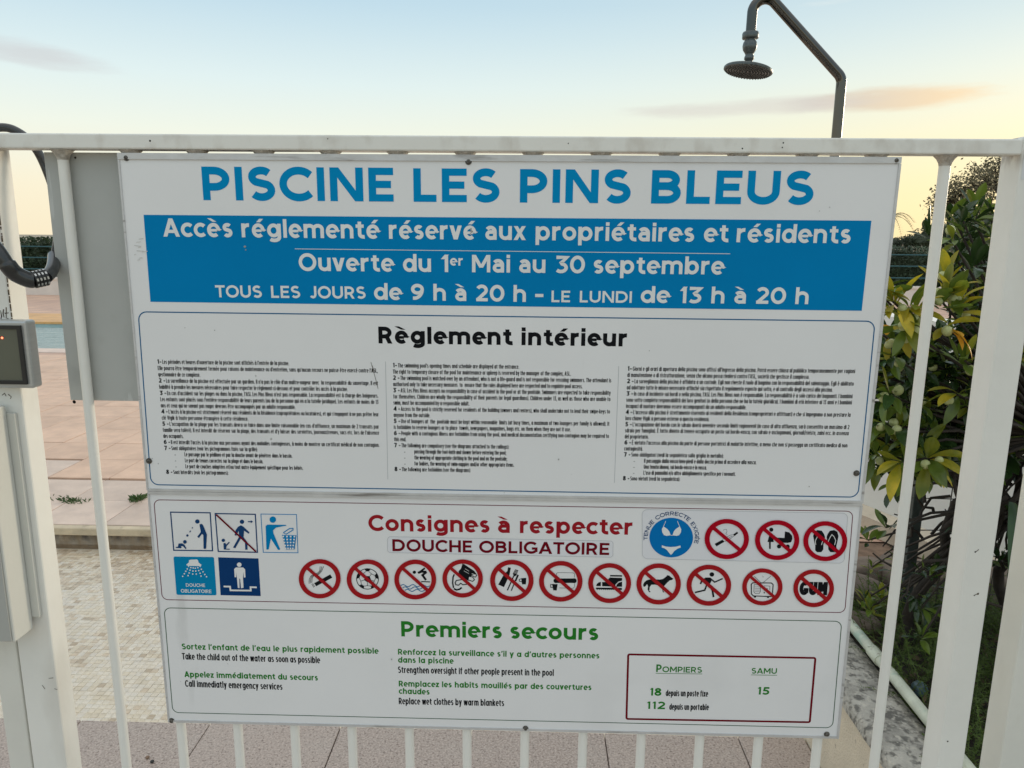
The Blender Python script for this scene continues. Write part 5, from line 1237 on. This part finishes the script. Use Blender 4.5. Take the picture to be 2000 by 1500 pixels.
rosette(P(1745, 700, .5), (-.4, -.6, .3), 8, .07, G_, 2); rosette(P(1800, 720, .55), (.1, -.6, .4), 8, .075, DK, 1)
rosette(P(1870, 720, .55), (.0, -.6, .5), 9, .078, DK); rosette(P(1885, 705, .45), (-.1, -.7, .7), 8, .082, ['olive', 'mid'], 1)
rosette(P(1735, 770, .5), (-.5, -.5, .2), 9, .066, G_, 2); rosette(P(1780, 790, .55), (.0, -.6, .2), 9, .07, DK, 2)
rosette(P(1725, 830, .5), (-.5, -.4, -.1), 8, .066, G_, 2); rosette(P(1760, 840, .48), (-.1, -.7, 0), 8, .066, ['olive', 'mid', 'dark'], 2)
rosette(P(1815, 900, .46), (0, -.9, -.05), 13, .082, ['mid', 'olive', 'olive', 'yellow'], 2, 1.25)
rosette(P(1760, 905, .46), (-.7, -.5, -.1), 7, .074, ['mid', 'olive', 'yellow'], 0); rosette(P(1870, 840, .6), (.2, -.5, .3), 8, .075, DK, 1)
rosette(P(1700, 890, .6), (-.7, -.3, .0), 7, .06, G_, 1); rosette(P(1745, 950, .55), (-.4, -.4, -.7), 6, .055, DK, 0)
rosette(P(1870, 770, .44), (-.5, -.6, .2), 6, .078, ['olive', 'mid', 'yellow'], 1)
rosette(P(1985, 700, .5), (.1, -.6, .3), 9, .08, ['yellow', 'olive', 'mid'], 1); rosette(P(1995, 640, .45), (.1, -.6, .5), 8, .08, ['yellow', 'olive'], 1); rosette(P(2010, 850, .55), (-.2, -.6, .2), 8, .075, G_, 1)
rosette(P(1730, 1030, .75), (-.4, -.3, .6), 6, .062, ['dark', 'mid']); rosette(P(1695, 1055, .8), (-.4, -.3, .7), 6, .05, ['mid', 'dark'])
rosette(P(1800, 1245, .7), (.0, -.4, .8), 7, .060, ['mid', 'dark']); rosette(P(1700, 1190, .9), (.0, -.3, 1), 9, .055, ['olive', 'mid']); rosette(P(1720, 1170, .95), (-.2, -.3, 1), 9, .05, ['olive', 'mid'])
for _ in range(60):
    px_, py_ = random.uniform(1690, 1900), random.uniform(660, 925)
    rosette(P(px_, py_, random.uniform(.5, .8)), (random.uniform(-.6, .5), random.uniform(-.9, -.1), random.uniform(-.3, .8)), 8, .052, G_ if random.random() < .6 else DK, 0)
for _ in range(26):
    px_, py_ = random.uniform(1765, 2000), random.uniform(1000, 1200)
    rosette(P(px_, py_, random.uniform(.75, 1.05)), (random.uniform(-.6, .5), random.uniform(-.9, -.1), random.uniform(.0, .9)), 7, .045, DK, 0)
for _ in range(12):
    rosette(P(random.uniform(1688, 1765), random.uniform(1075, 1190), random.uniform(.85, 1.25)), (random.uniform(-.4, .3), random.uniform(-.7, -.1), .8), 8, .036, ['mid', 'dark', 'olive'], 0)
for (px_, py_, yy_) in ((1720, 575, .46), (1775, 600, .42), (1860, 575, .45)):
    rosette(P(px_, py_, yy_), (random.uniform(-.5, .5), -.5, random.uniform(-.1, .7)), 6, .066, ['yellow', 'yellow', 'olive', 'mid'], 0)
# fill of the crown: close ones first, then the dark inside
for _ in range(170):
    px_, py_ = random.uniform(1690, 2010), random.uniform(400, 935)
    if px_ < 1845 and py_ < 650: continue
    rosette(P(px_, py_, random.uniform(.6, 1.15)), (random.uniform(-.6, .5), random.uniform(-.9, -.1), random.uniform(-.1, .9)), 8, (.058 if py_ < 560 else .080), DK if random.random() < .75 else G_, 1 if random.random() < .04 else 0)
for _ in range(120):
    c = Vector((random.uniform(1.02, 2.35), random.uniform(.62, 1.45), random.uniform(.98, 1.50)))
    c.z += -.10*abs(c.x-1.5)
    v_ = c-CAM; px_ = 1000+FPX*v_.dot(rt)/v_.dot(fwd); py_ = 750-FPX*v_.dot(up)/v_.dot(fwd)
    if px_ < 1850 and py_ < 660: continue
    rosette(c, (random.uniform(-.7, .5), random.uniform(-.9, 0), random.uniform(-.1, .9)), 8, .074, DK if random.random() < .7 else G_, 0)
def screen_size(e): 
    q = e[0]+e[1]*e[2]*.5; v_ = q-CAM; z = v_.dot(fwd); px = 1000+FPX*v_.dot(rt)/z; py = 750-FPX*v_.dot(up)/z
    return (e[2]/z) if (1650 < px < 2010 and 300 < py < 1500) else 0
seen.sort(key=screen_size, reverse=True)
for i, (p, d, L_, mat, M_, k) in enumerate(seen):
    if i < 296:
        o = bpy.data.objects.new('leaf', LMESH[mat][k]); link(o, bush); o.matrix_local = Matrix.Translation(-BO) @ M_
    else:
        me = LMESH[mat][k]; many[mat].add([M_ @ v_.co-BO for v_ in me.vertices], [tuple(f.vertices) for f in me.polygons], True)
for m in many:
    if many[m].v: o = many[m].build('foliage', LM[m], bush); o['kind'] = 'stuff'
m_fruit = pbr('green_fruit', (.42, .45, .20), .38, var=.15, vscale=60, bump=.08, bscale=150)
fm = MB()
prof = [(math.sin(PI*i/10), -math.cos(PI*i/10)) for i in range(11)]; prof[0] = (0, -1); prof[-1] = (0, 1.06)
fm.lathe(prof, (0, 0, 0), n=14); f0 = fm.build('fruit', m_fruit, bush)
for i, (p, r) in enumerate(FR):
    o = f0 if i == 0 else inst(f0); o.location = Vector(p)-BO; o.scale = (r, r, r*1.08); o.rotation_euler = (random.uniform(-.5, .5), random.uniform(-.5, .5), 0)
stem = MB()
def wob(a, b, r0, r1, amp=.03, n=7):
    a = Vector(a); b = Vector(b); pts = []; rr = []
    for i in range(n+1):
        t_ = i/n; q = a.lerp(b, t_); k = math.sin(PI*t_); off = Vector((noise.noise(q*7+Vector((3, 0, 0))), noise.noise(q*7), noise.noise(q*7+Vector((0, 9, 0)))))*amp*2*k; pts.append(q+off); rr.append(r0+(r1-r0)*t_)
    stem.tube([p_-BO for p_ in pts], rr, 8); return pts
base_ = [Vector((1.22, .95, .25)), Vector((1.33, 1.0, .25)), Vector((1.55, .95, .25)), Vector((1.85, .9, .25))]
nodes = []
for b0 in base_:
    f_ = b0+Vector((random.uniform(-.06, .1), -.05, .42)); m1 = wob(b0, f_, .019, .014, .05)
    for k in range(4):
        q = f_+Vector((random.uniform(-.28, .28), random.uniform(-.3, .1), random.uniform(.22, .42))); wob(f_, q, .011, .006, .05); nodes.append(q)
        nodes.append(f_.lerp(q, .5))
for q in ROS:
    near_ = min(nodes, key=lambda n_: (n_-q).length+max(0, n_.z-q.z)*2); wob(near_, q, .0060, .0025, .02, 5)
# bare twigs in the gap under the crown
for _ in range(40):
    a = Vector((random.uniform(1.05, 1.7), random.uniform(.6, 1.1), random.uniform(.55, .95))); wob(a, a+Vector((random.uniform(-.2, .2), random.uniform(-.1, .1), random.uniform(-.12, .25))), .005, .002, .04, 5)
stem.build('branches', m_bark, bush)

# wire trellis with its dark post
m_wire = pbr('dark_wire', (.05, .045, .04), .6); m_tpost = pbr('dark_post', (.06, .075, .07), .55, var=.3, vscale=30)
tr_ = thing('wire_trellis', 'dark metal post with thin wires behind the bush stems', 'trellis', (1.30, 1.12, .26))
b_ = MB(); b_.bbox(-.017, .017, -.01, .01, 0, .95, .002); b_.build('post', m_tpost, tr_)
for k in range(9):
    b_ = MB(); x = .10+.085*k; b_.tube([(x, 0, 0), (x+random.uniform(-.01, .01), 0, .5), (x, 0, .92)], .0018, 5); b_.build('wire', m_wire, tr_)
for k in range(8):
    b_ = MB(); b_.tube([(-.02, -.003, .10+.11*k), (.4, -.006, .10+.11*k+random.uniform(-.01, .01)), (.85, -.003, .10+.11*k)], .0018, 5); b_.build('wire', m_wire, tr_)

# asparagus fern and ground cover in the planter
m_fern = leafmat('fern_needles', (.10, .16, .022), .5, .35, .35); m_fern2 = leafmat('fern_dry', (.075, .06, .022), .6, .3, .3)
def fern(name, spots, label, mat, cat='ground cover'):
    m_ = MB()
    for (x, y, z0, n, L_) in spots:
        for _ in range(n):
            a = random.uniform(0, 2*PI); lean = random.uniform(.2, 1.0); P_ = []; b0 = Vector((x+random.gauss(0, .04), y+random.gauss(0, .04), z0)); Lq = L_*random.uniform(.5, 1.15)
            for k in range(8):
                t_ = k/7; P_.append(b0+Vector((math.cos(a)*lean*Lq*t_, math.sin(a)*lean*Lq*t_, Lq*(t_*.9-.55*lean*t_*t_))))
            for k in range(7):
                m_.add([P_[k]+Vector((.0009, 0, 0)), P_[k]-Vector((.0009, 0, 0)), P_[k+1]-Vector((.0006, 0, 0)), P_[k+1]+Vector((.0006, 0, 0))], [(0, 1, 2, 3)])
                for e in range(6):
                    q = P_[k].lerp(P_[k+1], e/6); d = Vector((random.gauss(0, 1), random.gauss(0, 1), random.gauss(.3, .7))).normalized()*random.uniform(.009, .02)*(1.1-.5*k/7)
                    s_ = d.orthogonal().normalized()*.0011; m_.add([q-s_, q+s_, q+d], [(0, 1, 2)])
    o = m_.build(name, mat); tag(o, label, cat, kind='stuff'); return o
fern('asparagus_fern', [(random.uniform(1.08, 1.95), random.uniform(.15, 1.2), .25, 9, random.uniform(.13, .26)) for _ in range(150)], 'fine feathery green fern covering the planter soil', m_fern)
fern('dry_undergrowth', [(random.uniform(1.07, 1.95), random.uniform(.0, 1.3), .25, 5, random.uniform(.08, .16)) for _ in range(60)], 'brownish dry fine undergrowth on the planter soil', m_fern2)
m_litter = pbr('leaf_litter', (.16, .11, .06), .8, var=.4, vscale=20, objvar=.3)
lt = MB(); quads(lt, 900, lambda: Vector((random.uniform(1.07, 2.0), random.uniform(-.2, 1.4), random.uniform(.262, .275))), .018); o = lt.build('leaf_litter', m_litter); tag(o, 'dry brown fallen leaves lying on the planter soil', 'leaf litter', kind='stuff')
# strap-leaved plant at the right
ag = thing('strap_leaf_plant', 'plant with one broad dark strap leaf standing right of the gate stile', 'plant', (1.42, .60, .26))
for (a, L_, W_, lean) in ((2.0, .55, .16, .30), (.5, .5, .12, .7), (4.2, .42, .10, .6)):
    V = []; n_ = 10
    for i in range(n_+1):
        t_ = i/n_; w_ = W_*.5*math.sin(PI*(.12+.86*t_))**.8; c = Vector((math.cos(a)*lean*L_*t_*t_, math.sin(a)*lean*L_*t_*t_, L_*t_)); sd_ = Vector((-math.sin(a)*.4+.8, math.cos(a)*.2, 0)).normalized()
        V += [c-sd_*w_, c+Vector((0, .012, 0)), c+sd_*w_]
    b_ = MB(); b_.add(V, [(i*3+k, i*3+k+1, i*3+k+4, i*3+k+3) for i in range(n_) for k in (0, 1)], True); b_.build('leaf', LM['dark'], ag)
# buried glass float
b_ = MB(); b_.lathe([(.022*math.sin(PI*i/12), -.022*math.cos(PI*i/12)) for i in range(13)], (0, 0, 0), n=20); m_float = pbr('bluish_ball', (.07, .12, .14), .3, var=.5, vscale=30)
o = b_.build('old_ball', m_float); o.location = on_plane(1795, 1348, 2, .275)+Vector((0, 0, .004)); tag(o, 'dull bluish old ball half buried in the planter beside the pipe', 'ball')
# weeds in the paving joints
m_weed = leafmat('weed_leaf', (.05, .09, .025), .5, .3, .25)
def weed(px, py, w_, n, label, tall=.05):
    c = on_plane(px, py, 2, 0); m_ = MB()
    for _ in range(n):
        x = random.gauss(0, w_); q = Vector((x, random.gauss(0, .02)-x*.25, 0)); a = random.uniform(0, 2*PI); L_ = tall*random.uniform(.4, 1.2); d = Vector((math.cos(a)*.8, math.sin(a)*.8, random.uniform(.3, 1))).normalized()*L_; s_ = d.orthogonal().normalized()*L_*.13
        m_.add([q, q+d*.5-s_, q+d, q+d*.5+s_], [(0, 1, 2, 3)])
    o = m_.build('weed', m_weed); o.location = c; tag(o, label, 'weed')
weed(140, 979, .05, 150, 'flat dark green weed spreading in a terrace joint left of the first bar', .028)
weed(268, 976, .018, 120, 'small upright green weed tuft in a terrace joint beside the rules board', .042)
# pebbles on the granite
m_peb = pbr('dark_pebble', (.03, .03, .03), .6)
for i, (px, py, lab) in enumerate(((288, 1479, 'small pale pebble on the granite near the board corner'), (297, 1487, 'small dark pebble on the granite near the board corner'))):
    b_ = MB(); b_.lathe([(.006*math.sin(PI*k/6), -.004*math.cos(PI*k/6)) for k in range(7)], (0, 0, 0), n=8); o = b_.build('pebble', m_peb if i else m_joint); o.location = on_plane(px, py, 2, .003); tag(o, lab, 'pebble')
